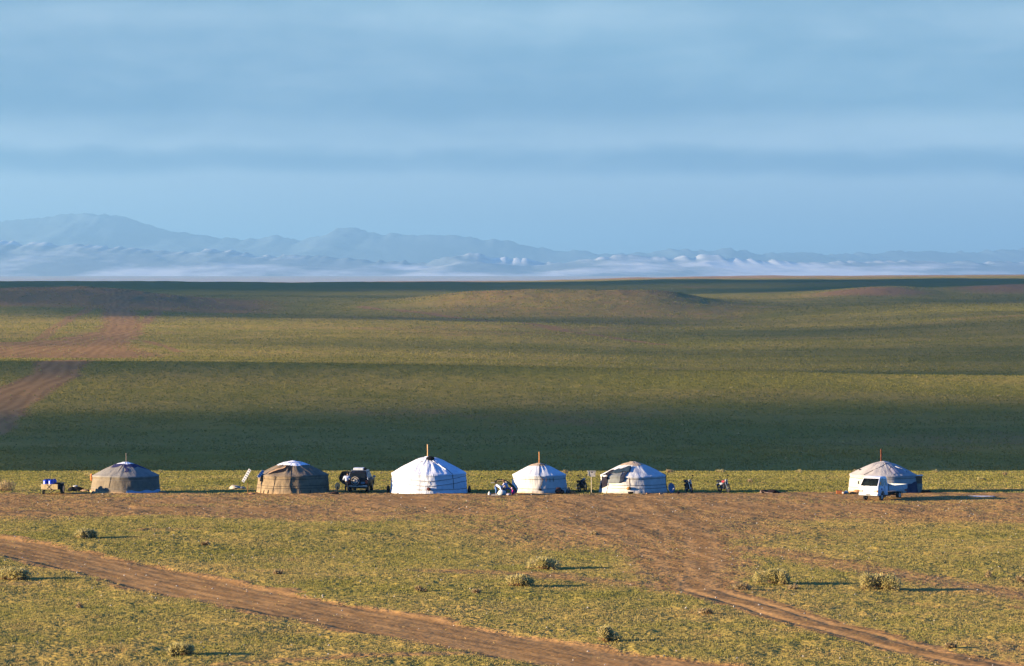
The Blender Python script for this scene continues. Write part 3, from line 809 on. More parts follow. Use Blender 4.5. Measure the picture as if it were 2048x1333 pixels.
# second
T, S, P = yurt(586, YD, 2.93, 1.50, 1.10, 'brown canvas yurt with a bright white cap and an open dark roof flap', BROWNC, BROWNR, SNOW, 23, 0.055,
               [(0.83, ROPE, Z0), (0.45, ROPE, lambda a: 0.02 * math.sin(a * 3)), (0.31, ROPE, lambda a: 0.015 * math.sin(a * 2 + 1))], cap_th=0.42, wrinkle=1.6)
strap(T, S, [(0.0, 1.62), (-0.02, 1.3), (0.0, 1.0), (-0.04, 0.5), (0.02, 0.05)], ROPE, 0.024)
strap(T, S, [(-0.48, 1.0), (-0.50, 0.5), (-0.55, 0.02)], ROPE, 0.024)
strap(T, S, [(-1.02, 0.5), (-1.03, 0.02)], ROPE, 0.02)
P(0, 0, 0, 0, 0.035, 20, 6, False, lambda fa, ft: (-0.78 + 0.76 * fa, 1.05 + 0.26 * fa + 0.36 * ft * math.sin(math.pi * min(1, fa * 0.8 + 0.06)))).build('roof_flap', SOOT, T, True, label='dark opening under the lifted felt')
P(0, 0, 0, 0, 0.07, 20, 4, False, lambda fa, ft: (-0.84 + 0.50 * fa, 1.06 + 0.36 * fa + 0.16 * ft * (1 - fa * 0.4))).build('roof_flap', FLAPR, T, True, label='lifted orange-brown felt edge')
P(-1.12, -0.98, 0.66, 1.04, 0.05, 6, 8).build('dark_rag', BLACK, T, True)
for k_, a_ in enumerate((-0.85, -0.68, 0.28, 0.55)):
    strap(T, S, [(a_, 0.22), (a_ - 0.02, 0.02)], ROPE, 0.03)
for k_ in range(7):   # blue pattern printed on the cap
    a_ = -0.5 + k_ * 0.24
    P(a_, a_ + 0.11, 1.70 + 0.02 * (k_ % 2), 1.78, 0.06, 6, 4).build('cap_ornament', surf_mat('blue_ornament', (0.16, 0.26, 0.55)), T, True)
pts_ = []
# third, the tall white one
def vrope(c): return lambda a: -c * max(0.0, 1 - abs(math.atan2(math.sin(a), math.cos(a))) / 1.1)
T, S, P = yurt(857.5, YD, 3.12, 1.56, 1.36, 'large bright white yurt with a round black smoke opening and a tall tapered pipe', WHITEC, WHITER, WHITER, 37, 0.055,
               [(0.86, ROPE, vrope(0.20)), (0.60, ROPE, vrope(0.20)), (0.22, ROPE, Z0)], cap_th=0.26, wrinkle=1.7)
pipe(T, -0.10, 0.1, 2.75, 4.0, 0.06, surf_mat('bare_wood_pipe', (0.85, 0.50, 0.25), var=0.3, scale=5))
mb = MB(); vs = [S(0.0, 1.78, 0)]
cen = Vector((0.13, -0.72, 0)); n_ = 24
cz = S(0.15, 1.70, 0.15)
mb = MB().blob((cz.x, cz.y + 0.02, cz.z - 0.02), (0.36, 0.20, 0.19), 2, 0.04, 20, 12)
mb.build('smoke_opening', SOOT, T, True)
strap(T, S, [(0.10, 1.7), (0.42, 1.5), (0.68, 1.25), (0.72, 0.95), (0.72, 0.25)], ROPE, 0.02)
strap(T, S, [(0.30, 1.62), (0.52, 1.42), (0.62, 1.2)], surf_mat('white_cord', (0.9, 0.9, 0.9)), 0.045)
strap(T, S, [(0.0, 0.66), (0.06, 0.50), (-0.02, 0.38), (0.05, 0.22)], ROPEP, 0.012)
strap(T, S, [(-0.9, 1.55), (0.0, 1.62)], ROPEP, 0.014)
yx = wx(857.5, YD)
def bundle(x, y, sx, sy, sz, mat, seed, name, label, cat, z=None, amp=0.3, group=None):
    o = MB().blob((0, 0, sz * 0.85), (sx, sy, sz), seed, amp).build(name, mat, None, True, angle=60)
    return single(o, label, cat, x, y, z, 0, group)
sy_ = S(0.02, 0.27, 0.1)
MB().blob((sy_.x, sy_.y, sy_.z), (0.17, 0.12, 0.13), 3, 0.3).build('rope_weight', surf_mat('dark_red_cloth', (0.10, 0.03, 0.03)), T, True)
bundle(yx - 3.42, YD - 0.4, 0.16, 0.16, 0.30, surf_mat('dark_brown_cloth', (0.05, 0.03, 0.025)), 61, 'sack', 'dark brown sack leaning at the left foot of the large white yurt', 'sack')
bundle(yx + 3.42, YD - 0.3, 0.14, 0.15, 0.33, BLACK, 62, 'sack', 'black sack leaning at the right foot of the large white yurt', 'sack')
# fourth
T, S, P = yurt(1078.5, YD, 2.22, 1.48, 0.92, 'smallest cream yurt with a tan patched top and a thin orange pipe', CREAM, canvas('cream_roof2', (0.72, 0.71, 0.68), (0.56, 0.57, 0.57), 0.4), TAN, 41, 0.10,
               [(0.80, ROPE, Z0), (0.27, ROPE, Z0)], cap_th=0.34)
pipe(T, 0.0, -0.1, 2.3, 3.42, 0.06, COPPER)
P(0, 0, 0, 0, 0.055, 14, 6, False, lambda fa, ft: (0.05 + 1.0 * fa, 1.72 + 0.12 * ft + 0.02 * math.sin(fa * 9))).build('roof_patch', canvas('dark_patch', (0.10, 0.085, 0.08), (0.16, 0.11, 0.08), 0.6), T, True, label='dark worn patch beside the pipe')
strap(T, S, [(0.02, 1.75), (0.0, 1.4), (-0.01, 1.05), (0.12, 0.82), (0.02, 0.3)], ROPE, 0.022)
for k_ in range(4): strap(T, S, [(0.12 + 0.14 * k_, 0.9), (0.10 + 0.15 * k_, 0.66)], surf_mat('brown_cord', (0.22, 0.11, 0.07)), 0.022)
q_ = S(0.02, 0.24, 0.06); MB().blob(q_, (0.12, 0.08, 0.09), 5, 0.25).build('rope_weight', BLACK, T, True)
# fifth
T, S, P = yurt(1266.5, YD, 2.72, 1.42, 1.12, 'cream white yurt with a tan felt cap and dark clothes drying on its roof', CREAM, CREAMR, TAN, 53, 0.075,
               [(0.90, ROPE, Z0), (0.52, ROPE, Z0), (0.33, ROPE, Z0)], cap_th=0.36)
strap(T, S, [(-0.06, 1.66), (-0.14, 1.3), (-0.16, 1.0), (-0.14, 0.45)], surf_mat('tan_cord', (0.45, 0.28, 0.15)), 0.022)
strap(T, S, [(1.45, 1.1), (1.50, 0.8), (1.48, 0.1)], ROPE, 0.03)
P(0, 0, 0, 0, 0.05, 12, 14, False, lambda fa, ft: (-1.35 + 0.42 * fa + 0.06 * ft, 0.25 + 0.18 * fa + ft * (1.08 - 0.18 * fa))).build('side_cover', surf_mat('dark_plum_cloth', (0.016, 0.013, 0.020)), T, True, label='dark plum cover over the left wall and eave')
q_ = S(-0.16, 0.36, 0.12); MB().blob(q_, (0.20, 0.12, 0.13), 8, 0.2).build('rope_weight', surf_mat('orange_brown_sack', (0.50, 0.25, 0.08)), T, True)
yx5 = wx(1266.5, YD)
def cloth_on(P, name, mat, label, cat, edge, off=0.10, na=14, nt_=12):
    """a cloth lying on the yurt: real sheet with thickness, a thing of its own"""
    o = P(0, 0, 0, 0, off, na, nt_, False, edge).build(name, mat, None, True)
    o.location = T.location; sm = o.modifiers.new('thick', 'SOLIDIFY'); sm.thickness = 0.03
    o['label'] = label; o['category'] = cat
    return o
cloth_on(P, 'blanket', GREYB, 'square grey blanket hung over the eave of the yurt with dark clothes', 'blanket', lambda fa, ft: (-0.86 + 0.44 * fa, 0.62 + 0.05 * fa + ft * (0.52 + 0.02 * math.sin(fa * 8))))
cloth_on(P, 'jacket', surf_mat('dark_teal_cloth', (0.035, 0.06, 0.085), var=0.4, scale=2), 'dark teal jacket spread above the grey blanket on the yurt roof', 'jacket',
         lambda fa, ft: (-0.92 + 0.76 * fa, 1.12 + 0.13 * fa + ft * (0.17 + 0.15 * fa) + 0.03 * math.sin(fa * 11)), 0.14)
cloth_on(P, 'trousers', surf_mat('dark_navy_cloth', (0.03, 0.035, 0.055)), 'dark trousers dangling over the eave beside the grey blanket', 'trousers',
         lambda fa, ft: (-0.46 + 0.13 * fa + 0.10 * ft, 0.68 + 0.56 * ft + 0.08 * fa), 0.12)
# sixth
T, S, P = yurt(1767, YD + 0.8, 2.80, 1.44, 1.08, 'beige and blue-grey yurt standing behind the white pickup', canvas('dusty_cream', (0.54, 0.49, 0.41), (0.42, 0.38, 0.31), 0.5, stain=(0.50, 0.33, 0.18)),
               canvas('dusty_beige', (0.46, 0.42, 0.37), (0.36, 0.33, 0.30), 0.5), canvas('dusty_cap', (0.50, 0.46, 0.41), (0.42, 0.38, 0.34), 0.4), 67, 0.06,
               [(0.86, ROPE, Z0), (0.30, ROPEP, Z0)], cap_th=0.22)
pipe(T, -0.2, -0.1, 2.35, 3.62, 0.075, surf_mat('dark_rust_pipe', (0.24, 0.07, 0.03), rough=0.6, var=0.4, scale=6))
strap(T, S, [(-0.75, 1.05), (-0.5, 1.35), (-0.1, 1.62), (0.5, 1.82)], ROPE, 0.022)
strap(T, S, [(0.25, 1.05), (0.17, 1.35), (0.35, 1.5), (0.75, 1.42), (0.95, 1.2)], ROPE, 0.02)
P(0, 0, 0, 0, 0.045, 14, 8, False, lambda fa, ft: (0.2 + 0.52 * fa, 1.08 + 0.30 * ft + 0.08 * math.sin(fa * 3))).build('roof_patch', canvas('lilac_patch', (0.42, 0.37, 0.36), (0.34, 0.31, 0.33), 0.5), T, True, label='quilted grey patch on the roof')
strap(T, S, [(0.72, 1.52), (0.86, 1.38), (0.90, 1.22)], surf_mat('white_cord', (0.9, 0.9, 0.9)), 0.035)
P(0, 0, 0, 0, 0.04, 30, 10, False, lambda fa, ft: (0.62 + 1.05 * fa, 0.0 + ft * (0.50 + 0.30 * fa + 0.02 * math.sin(fa * 20)))).build('wall_shade', canvas('dark_blue_shade', (0.09, 0.085, 0.12), (0.05, 0.05, 0.07), 0.6), T, True, label='dark sheet standing in for shade on the right side of the wall')  # added dark sheet paints the shade on the wall's right side
q_ = S(-1.35, 1.28, 0.06); MB().blob(q_, (0.12, 0.1, 0.06), 3, 0.3).build('rag', BLACK, T, True)

# wooden store cupboard against the sixth yurt
x = wx(1838, YD - 0.2)
T = thing('cupboard', 'narrow wooden cupboard with a flat tin lid against the yurt behind the pickup', 'cupboard', x, YD + 0.2)
MB().box((0, 0, 1.08), (0.62, 0.6, 0.58)).build('upper_box', surf_mat('brown_planks', (0.36, 0.22, 0.13), var=0.4, scale=4, stretch=(1, 1, 6)), T, False, 0.01)
MB().box((0, -0.01, 0.39), (0.66, 0.62, 0.78)).build('lower_box', surf_mat('pale_board', (0.46, 0.42, 0.30), var=0.2), T, False, 0.01)
MB().box((-0.08, -0.02, 1.44), (0.95, 0.75, 0.06), (0, R(-3), 0)).build('lid', surf_mat('tin_sheet', (0.45, 0.52, 0.55), rough=0.4, metal=0.4), T, False, 0.005)
MB().box((0.2, -0.335, 0.42), (0.03, 0.025, 0.12)).build('handle', BLACK, T)
bundle(wx(1851, YD), YD - 0.5, 0.42, 0.3, 0.12, surf_mat('charcoal_heap', (0.03, 0.03, 0.025), var=0.5, scale=9), 66, 'ash_heap', 'low dark heap on the ground right of the cupboard', 'heap', amp=0.4)

# ------------------------------------------------------------------ wheels
TYRE = surf_mat('tyre_rubber', (0.022, 0.022, 0.024), rough=0.85)
RIM = surf_mat('steel_rim', (0.45, 0.43, 0.40), rough=0.4, metal=0.6)
def wheel(parent, c, rad, width, rimmat=None, axis='X', name='wheel', rimside=1):
    t = MB().lathe(c, [(rad * 0.60, -width * 0.42), (rad * 0.9, -width * 0.5), (rad, -width * 0.36), (rad, width * 0.36), (rad * 0.9, width * 0.5), (rad * 0.60, width * 0.42)], axis, 26).build(name, TYRE, parent, True)
    m = MB().lathe(c, [(rad * 0.60, -width * 0.44), (rad * 0.52, -width * 0.36), (rad * 0.18, -width * 0.42), (rad * 0.17, width * 0.42), (rad * 0.52, width * 0.36), (rad * 0.60, width * 0.44)], axis, 20)
    m.build('rim', rimmat or RIM, t, True)
    return t
def quad(p, th=0.006):
    """thin pane from 4+ corner points with real thickness"""
    p = [Vector(q) for q in p]; n = (p[1] - p[0]).cross(p[2] - p[0]).normalized(); k_ = len(p)
    return MB().add(p + [q - n * th for q in p], [tuple(range(k_)), tuple(range(k_, 2 * k_))[::-1]] + [(i, (i + 1) % k_, k_ + (i + 1) % k_, k_ + i) for i in range(k_)])

# ------------------------------------------------------------------ the white pickup
PAINTW = surf_mat('white_paint', (0.80, 0.81, 0.80), rough=0.35, var=0.07, scale=2.5, spec=0.5)
PAINTD = surf_mat('dusty_white_paint', (0.62, 0.66, 0.62), rough=0.5, var=0.15, scale=5)
GLASS = surf_mat('dark_glass', (0.012, 0.016, 0.014), rough=0.15, var=0.6, scale=2, spec=0.12)
GLASSL = surf_mat('side_glass', (0.10, 0.16, 0.18), rough=0.08, var=0.1, spec=0.9)
CHROME = surf_mat('chrome', (0.42, 0.42, 0.41), rough=0.35, metal=0.8, var=0.05)
BLKP = surf_mat('black_plastic', (0.02, 0.02, 0.022), rough=0.5)
LAMPG = surf_mat('lamp_glass', (0.55, 0.52, 0.45), rough=0.15, var=0.4, scale=14, spec=0.8)
AMBER = surf_mat('amber_lens', (0.45, 0.16, 0.04), rough=0.2, spec=0.8)
RED = surf_mat('red_lens', (0.35, 0.02, 0.02), rough=0.2, spec=0.8)
TD = 291.5
TR = thing('pickup_truck', 'white cab-over pickup with drop-side bed parked before the rightmost yurt', 'pickup', wx(1766.5, TD + 2.2), TD + 2.2, R(-33))
TR.scale = (1.05, 1.08, 1.02)
CW = 0.82
mb = MB().prism([(-2.34, 0.42), (-2.38, 0.62), (-2.36, 1.12), (-0.72, 1.12), (-0.72, 0.42), (-1.22, 0.42), (-1.28, 0.62), (-1.42, 0.74), (-1.62, 0.76), (-1.78, 0.68), (-1.86, 0.42)], CW)
mb.build('cab_body', PAINTW, TR, True, 0.03, angle=30)
gw = lambda z: CW - (z - 1.12) * 0.17
mb = MB().prism([(-2.35, 1.125), (-1.86, 1.80), (-1.70, 1.89), (-1.3, 1.92), (-0.86, 1.90), (-0.76, 1.80), (-0.73, 1.125)], gw)
mb.build('cab_roof', PAINTW, TR, True, 0.03, angle=30)
def wsp(x, t, off=0.02):   # point on the windscreen plane
    y = -2.35 + 0.49 * t; z = 1.125 + 0.675 * t
    return (x, y - off * 0.81, z + off * 0.59)
quad([wsp(-0.72, 0.08), wsp(0.72, 0.08), wsp(0.65, 0.93), wsp(-0.65, 0.93)]).build('windscreen', GLASS, TR)
for k_ in (-0.45, 0.1):
    MB().tube([wsp(k_, 0.05, 0.03), wsp(k_ + 0.4, 0.14, 0.035)], 0.01, 5).build('wiper', BLKP, TR)
MB().tube([wsp(-0.06, 0.82, 0.03), wsp(0.06, 0.82, 0.03)], 0.035, 6).build('inner_mirror', BLKP, TR)
for s in (-1, 1):
    gx_ = lambda z: s * (gw(z) + 0.012)
    quad([(gx_(1.2), -2.16, 1.2), (gx_(1.2), -1.30, 1.2), (gx_(1.76), -1.30, 1.76), (gx_(1.76), -1.79, 1.76)]).build('side_window', GLASSL, TR)
    quad([(gx_(1.2), -1.20, 1.2), (gx_(1.2), -0.88, 1.2), (gx_(1.72), -0.90, 1.72), (gx_(1.72), -1.20, 1.72)]).build('side_window', GLASSL, TR)
    MB().tube([(s * (CW + 0.004), -2.14, 1.12), (s * (CW + 0.004), -1.98, 0.5)], 0.007, 4).build('door_gap', BLKP, TR)
    MB().tube([(s * (CW + 0.004), -1.24, 1.12), (s * (CW + 0.004), -1.22, 0.5)], 0.007, 4).build('door_gap', BLKP, TR)
    MB().box((s * 0.80, 1.75, 0.42), (0.03, 0.03, 0.34)).build('mudguard', BLKP, TR)
    MB().box((s * (CW + 0.012), -1.36, 1.02), (0.02, 0.14, 0.03)).build('door_handle', BLKP, TR)
    MB().box((s * (CW + 0.13), -2.20, 1.42), (0.10, 0.06, 0.24)).tube([(s * CW, -2.18, 1.3), (s * (CW + 0.12), -2.2, 1.32)], 0.012, 5).build('wing_mirror', BLKP, TR, False, 0.02)
    MB().box((s * 0.62, -2.39, 0.78), (0.28, 0.05, 0.17)).build('headlight', LAMPG, TR, False, 0.015)
    MB().box((s * 0.79, -2.375, 0.78), (0.07, 0.09, 0.17)).build('indicator', AMBER, TR, False, 0.01)
    MB().box((s * 0.62, -2.415, 0.50), (0.14, 0.03, 0.05)).build('fog_lamp', BLKP, TR)
    MB().box((s * (CW + 0.005), -1.75, 0.92), (0.015, 0.18, 0.16)).build('side_mark', surf_mat('faded_purple', (0.25, 0.22, 0.38)), TR)
MB().box((0, -2.40, 0.52), (1.60, 0.08, 0.16)).build('bumper', PAINTW, TR, False, 0.02)
MB().box((0.02, -2.445, 0.51), (0.40, 0.02, 0.07)).build('number_plate', surf_mat('dark_plate', (0.10, 0.10, 0.10), var=0.6, scale=30), TR)
MB().box((0, -2.375, 0.99), (0.9, 0.02, 0.03)).build('grille', surf_mat('grey_trim', (0.45, 0.46, 0.46)), TR)
# chassis and drop-side bed
MB().box((0, 0.6, 0.45), (0.75, 3.6, 0.12)).box((0, 1.15, 0.33), (1.2, 0.1, 0.1)).box((0.45, -0.1, 0.42), (0.3, 0.6, 0.22)).build('chassis', BLKP, TR)
MB().box((0, 0.92, 0.74), (1.66, 3.02, 0.07)).build('bed_floor', PAINTD, TR, False, 0.008)
for s in (-1, 1):
    g_ = MB().box((s * 0.84, 0.92, 0.95), (0.035, 3.04, 0.34))
    for q in range(5): g_.box((s * 0.862, -0.45 + q * 0.68, 0.95), (0.02, 0.03, 0.32))
    g_.build('bed_side', PAINTD, TR, False, 0.006)
    MB().box((s * 0.70, 2.46, 0.62), (0.2, 0.03, 0.10)).build('tail_light', RED, TR)
MB().box((0, 2.435, 0.95), (1.70, 0.035, 0.34)).build('tailgate', PAINTD, TR, False, 0.006)
MB().box((0, -0.60, 0.98), (1.70, 0.035, 0.42)).tube([(-0.6, -0.6, 1.15), (-0.6, -0.6, 1.45), (0.6, -0.6, 1.45), (0.6, -0.6, 1.15)], 0.02, 6).build('headboard', PAINTD, TR)
MB().tube([(0.25, 0.6, 0.95), (0.42, 0.5, 1.45), (0.55, 0.75, 1.5), (0.62, 0.7, 0.95)], 0.018, 6).build('bed_bar', CHROME, TR)
for (xx, yy) in ((-0.68, -1.55), (0.68, -1.55), (-0.66, 1.35), (0.66, 1.35)):
    wheel(TR, (xx, yy, 0.29), 0.29, 0.17 if yy < 0 else 0.24)
o = MB().box((0, 0, 0.17), (0.5, 0.7, 0.34)).blob((0, 0, 0.34), (0.22, 0.3, 0.06), 4, 0.2).build('crate', surf_mat('dark_purple_crate', (0.07, 0.05, 0.08)), None, False)
lp = Matrix.Rotation(R(-33), 3, 'Z') @ Vector((0.48, -0.21, 0.80))
single(o, 'dark purple crate standing in the pickup bed behind the cab', 'crate', TR.location.x + lp.x, TR.location.y + lp.y, TR.location.z + lp.z, R(-33))

# ------------------------------------------------------------------ the dark off-road car seen from behind
PAINTB = surf_mat('dark_blue_paint', (0.010, 0.011, 0.018), rough=0.45, var=0.2, scale=3, spec=0.12)
DD2 = 303.0
SV = thing('offroad_car', 'dark off-road car seen from behind, spare wheel on its tailgate, side door open', 'car', wx(722, DD2 + 2.2), DD2 + 2.2, R(-5))
BW = 0.86
MB().prism([(-2.12, 0.55), (-2.14, 1.08), (2.0, 1.06), (2.16, 0.92), (2.18, 0.55), (1.78, 0.50), (1.72, 0.72), (1.5, 0.86), (1.2, 0.86), (0.98, 0.72), (0.92, 0.48), (-0.92, 0.48), (-0.98, 0.72), (-1.2, 0.86), (-1.5, 0.86), (-1.72, 0.72), (-1.78, 0.52)], BW).build('body', PAINTB, SV, True, 0.03, angle=30)
gw2 = lambda z: BW - 0.02 - (z - 1.09) * 0.24
MB().prism([(-2.12, 1.085), (-1.95, 1.70), (-1.80, 1.77), (0.25, 1.78), (0.42, 1.72), (1.02, 1.085)], gw2).build('cabin', PAINTB, SV, True, 0.03, angle=30)
def rwp(x, t, off=0.02): return (x, -2.12 + 0.17 * t - off, 1.085 + 0.615 * t)
quad([rwp(-0.66, 0.12), rwp(0.66, 0.12), rwp(0.56, 0.9), rwp(-0.56, 0.9)]).build('rear_window', surf_mat('tinted_glass', (0.010, 0.014, 0.018), rough=0.3, spec=0.1), SV)
for s in (-1, 1):
    gx_ = lambda z: s * (gw2(z) + 0.012)
    wins = [[(-1.88, 1.2), (-1.25, 1.2), (-1.25, 1.66), (-1.78, 1.66)], [(-1.15, 1.2), (-0.25, 1.2), (-0.25, 1.68), (-1.15, 1.68)], [(-0.15, 1.2), (0.82, 1.2), (0.33, 1.68), (-0.15, 1.68)]]
    for wi in wins: quad([(gx_(z), y, z) for y, z in wi]).build('side_window', surf_mat('blue_tint_glass', (0.03, 0.05, 0.10), rough=0.25, spec=0.5), SV)
    MB().tube([(s * (gw2(1.7)), -1.9, 1.69), (s * (BW - 0.01), -2.1, 1.1)], 0.022, 6).build('pillar_trim', surf_mat('blue_grey_trim', (0.28, 0.34, 0.48), rough=0.3), SV, True)
    MB().box((s * 0.74, -2.15, 0.93), (0.2, 0.04, 0.28)).build('tail_light', RED, SV, False, 0.01, label=None)
    MB().box((s * 0.62, -2.24, 0.60), (0.3, 0.06, 0.08)).build('bumper_corner', CHROME, SV, False, 0.015)
    MB().prism([(-1.80, 0.50), (-1.76, 0.74), (-1.52, 0.91), (-1.18, 0.91), (-0.94, 0.74), (-0.90, 0.5), (-0.98, 0.5), (-1.02, 0.70), (-1.22, 0.84), (-1.48, 0.84), (-1.70, 0.70), (-1.74, 0.5)], 0.04)
    ob = MB().tube([(s * (BW + 0.01), -1.80, 0.5), (s * (BW + 0.03), -1.74, 0.74), (s * (BW + 0.04), -1.5, 0.9), (s * (BW + 0.04), -1.2, 0.9), (s * (BW + 0.03), -0.96, 0.74), (s * (BW + 0.01), -0.9, 0.5)], 0.05, 6).build('wheel_arch', BLKP, SV, True)
    MB().tube([(s * (BW - 0.2), -1.7, 1.80), (s * (BW - 0.2), 0.2, 1.80)], 0.02, 6).build('roof_rail', CHROME, SV, True)
    MB().box((s * (BW + 0.03), 0.95, 1.0), (0.02, 0.12, 0.03)).build('door_handle', CHROME, SV)
    MB().box((s * (BW + 0.17), 0.72, 1.22), (0.22, 0.09, 0.17)).build('wing_mirror', surf_mat('cream_shell', (0.70, 0.70, 0.62), rough=0.3), SV, False, 0.03)
MB().box((0, -2.22, 0.56), (1.66, 0.10, 0.12)).build('bumper', surf_mat('pale_bumper', (0.45, 0.43, 0.33), rough=0.4), SV, False, 0.02)
MB().box((0, -2.0, 0.43), (1.5, 0.3, 0.14)).tube([(-0.4, -2.2, 0.36), (-0.4, -1.7, 0.38)], 0.035, 8).build('underbody', BLKP, SV)
MB().box((0.42, -2.16, 0.84), (0.34, 0.02, 0.17)).build('number_plate', surf_mat('blue_grey_plate', (0.35, 0.42, 0.48), var=0.5, scale=14), SV)
sw = wheel(SV, (-0.20, -2.26, 1.02), 0.35, 0.2, surf_mat('pale_rim', (0.70, 0.62, 0.50), rough=0.4, var=0.15), 'Y', 'spare_wheel')
MB().ring((-0.20, -2.345, 1.02), 0.325, 0.035, 'Y', 32, 8, 0.8).build('tyre_cover', surf_mat('cover_ring', (0.42, 0.36, 0.29), rough=0.5), sw, True)
for k_ in range(6):
    a_ = k_ * math.pi / 3 + 0.3
    MB().lathe((-0.20 + 0.12 * math.cos(a_), -2.352, 1.02 + 0.12 * math.sin(a_)), [(0.03, -0.004), (0.03, 0.004)], 'Y', 8).build('rim_hole', BLKP, sw)
MB().lathe((-0.20, -2.355, 1.02), [(0.05, -0.01), (0.04, 0.01)], 'Y', 10).build('hub', BLKP, sw)
for (xx, yy) in ((-0.72, -1.35), (0.72, -1.35), (-0.72, 1.35), (0.72, 1.35)): wheel(SV, (xx, yy, 0.37), 0.37, 0.25)
MB().box((0.52, -2.13, 1.3), (0.05, 0.03, 0.03)).build('wiper_mount', BLKP, SV)
rk = MB()
for yy in (-1.7, -0.9, -0.1): rk.tube([(-0.62, yy, 1.86), (0.62, yy, 1.86)], 0.02, 6)
rk.tube([(-0.62, -1.75, 1.86), (-0.62, 0.1, 1.86)], 0.02, 6).tube([(0.62, -1.75, 1.86), (0.62, 0.1, 1.86)], 0.02, 6)
for s in (-1, 1):
    for yy in (-1.5, -0.1): rk.tube([(s * 0.62, yy, 1.78), (s * 0.62, yy, 1.86)], 0.015, 5)
rk.build('roof_rack', CHROME, SV, True)
# opened rear side door, swung out to the left
hx = -BW
prof = [(0, 0.50), (-0.30, 0.55), (-0.62, 0.72), (-0.86, 0.95), (-0.92, 1.12), (-0.84, 1.45), (-0.62, 1.74), (-0.30, 1.77), (0.06, 1.75)]
dm_ = MB(); n_ = len(prof)
dm_.add([(hx + p[0], -0.95, p[1]) for p in prof] + [(hx + p[0], -0.86, p[1]) for p in prof], [tuple(range(n_)), tuple(range(n_, 2 * n_))[::-1]] + [(i, (i + 1) % n_, n_ + (i + 1) % n_, n_ + i) for i in range(n_)])
door = dm_.build('door', BLKP, SV, False, 0.01, label='opened side door swung out to the left')
quad([(hx - 0.80, -0.955, 1.14), (hx - 0.02, -0.955, 1.14), (hx - 0.04, -0.955, 1.66), (hx - 0.58, -0.955, 1.64)]).build('window', GLASS, door)
MB().tube([(hx - 0.7, -0.99, 1.0), (hx - 0.5, -0.99, 1.0)], 0.02, 6).build('handle', CHROME, door)
bl = MB().box((0, 0, 0.09), (0.86, 1.0, 0.18)).build('roof_box', surf_mat('white_box', (0.78, 0.80, 0.80), rough=0.5), None, False, 0.03)
lp = Matrix.Rotation(R(-5), 3, 'Z') @ Vector((-0.03, -1.15, 1.885))
single(bl, 'flat white box tied on the roof rack of the dark car', 'box', SV.location.x + lp.x, SV.location.y + lp.y, SV.location.z + lp.z, R(-5))
o = MB().blob((0, 0, 0.1), (0.13, 0.16, 0.11), 9, 0.3).build('bag', BLACK, None, True)
lp = Matrix.Rotation(R(-5), 3, 'Z') @ Vector((0.53, -1.3, 1.885))
single(o, 'small black bag beside the white box on the car roof', 'bag', SV.location.x + lp.x, SV.location.y + lp.y, SV.location.z + lp.z)

# ------------------------------------------------------------------ people
SKIN = surf_mat('skin', (0.42, 0.25, 0.16), rough=0.6, var=0.08)
HAIR = surf_mat('black_hair', (0.015, 0.012, 0.012), rough=0.6)
def skin_obj(name, verts, edges, radii, mat, parent, sub=1, root=0):
    me = bpy.data.meshes.new(name); me.from_pydata([tuple(v) for v in verts], edges, [])
    o = bpy.data.objects.new(name, me); COL.objects.link(o)
    sk = o.modifiers.new('skin', 'SKIN'); sk.use_smooth_shade = True
    sb = o.modifiers.new('sub', 'SUBSURF'); sb.levels = sub; sb.render_levels = sub
    for i, r_ in enumerate(radii):
        me.skin_vertices[0].data[i].radius = (r_, r_) if isinstance(r_, (int, float)) else r_
        me.skin_vertices[0].data[i].use_root = (i == root)
    dg = bpy.context.evaluated_depsgraph_get()
    m2 = bpy.data.meshes.new_from_object(o.evaluated_get(dg)); m2.name = name
    o.modifiers.clear(); o.data = m2; m2.materials.clear(); m2.materials.append(mat)
    m2.polygons.foreach_set('use_smooth', [True] * len(m2.polygons))
    o.parent = parent
    return o
def lerp(a, b, t): return tuple(a[i] + (b[i] - a[i]) * t for i in range(3))
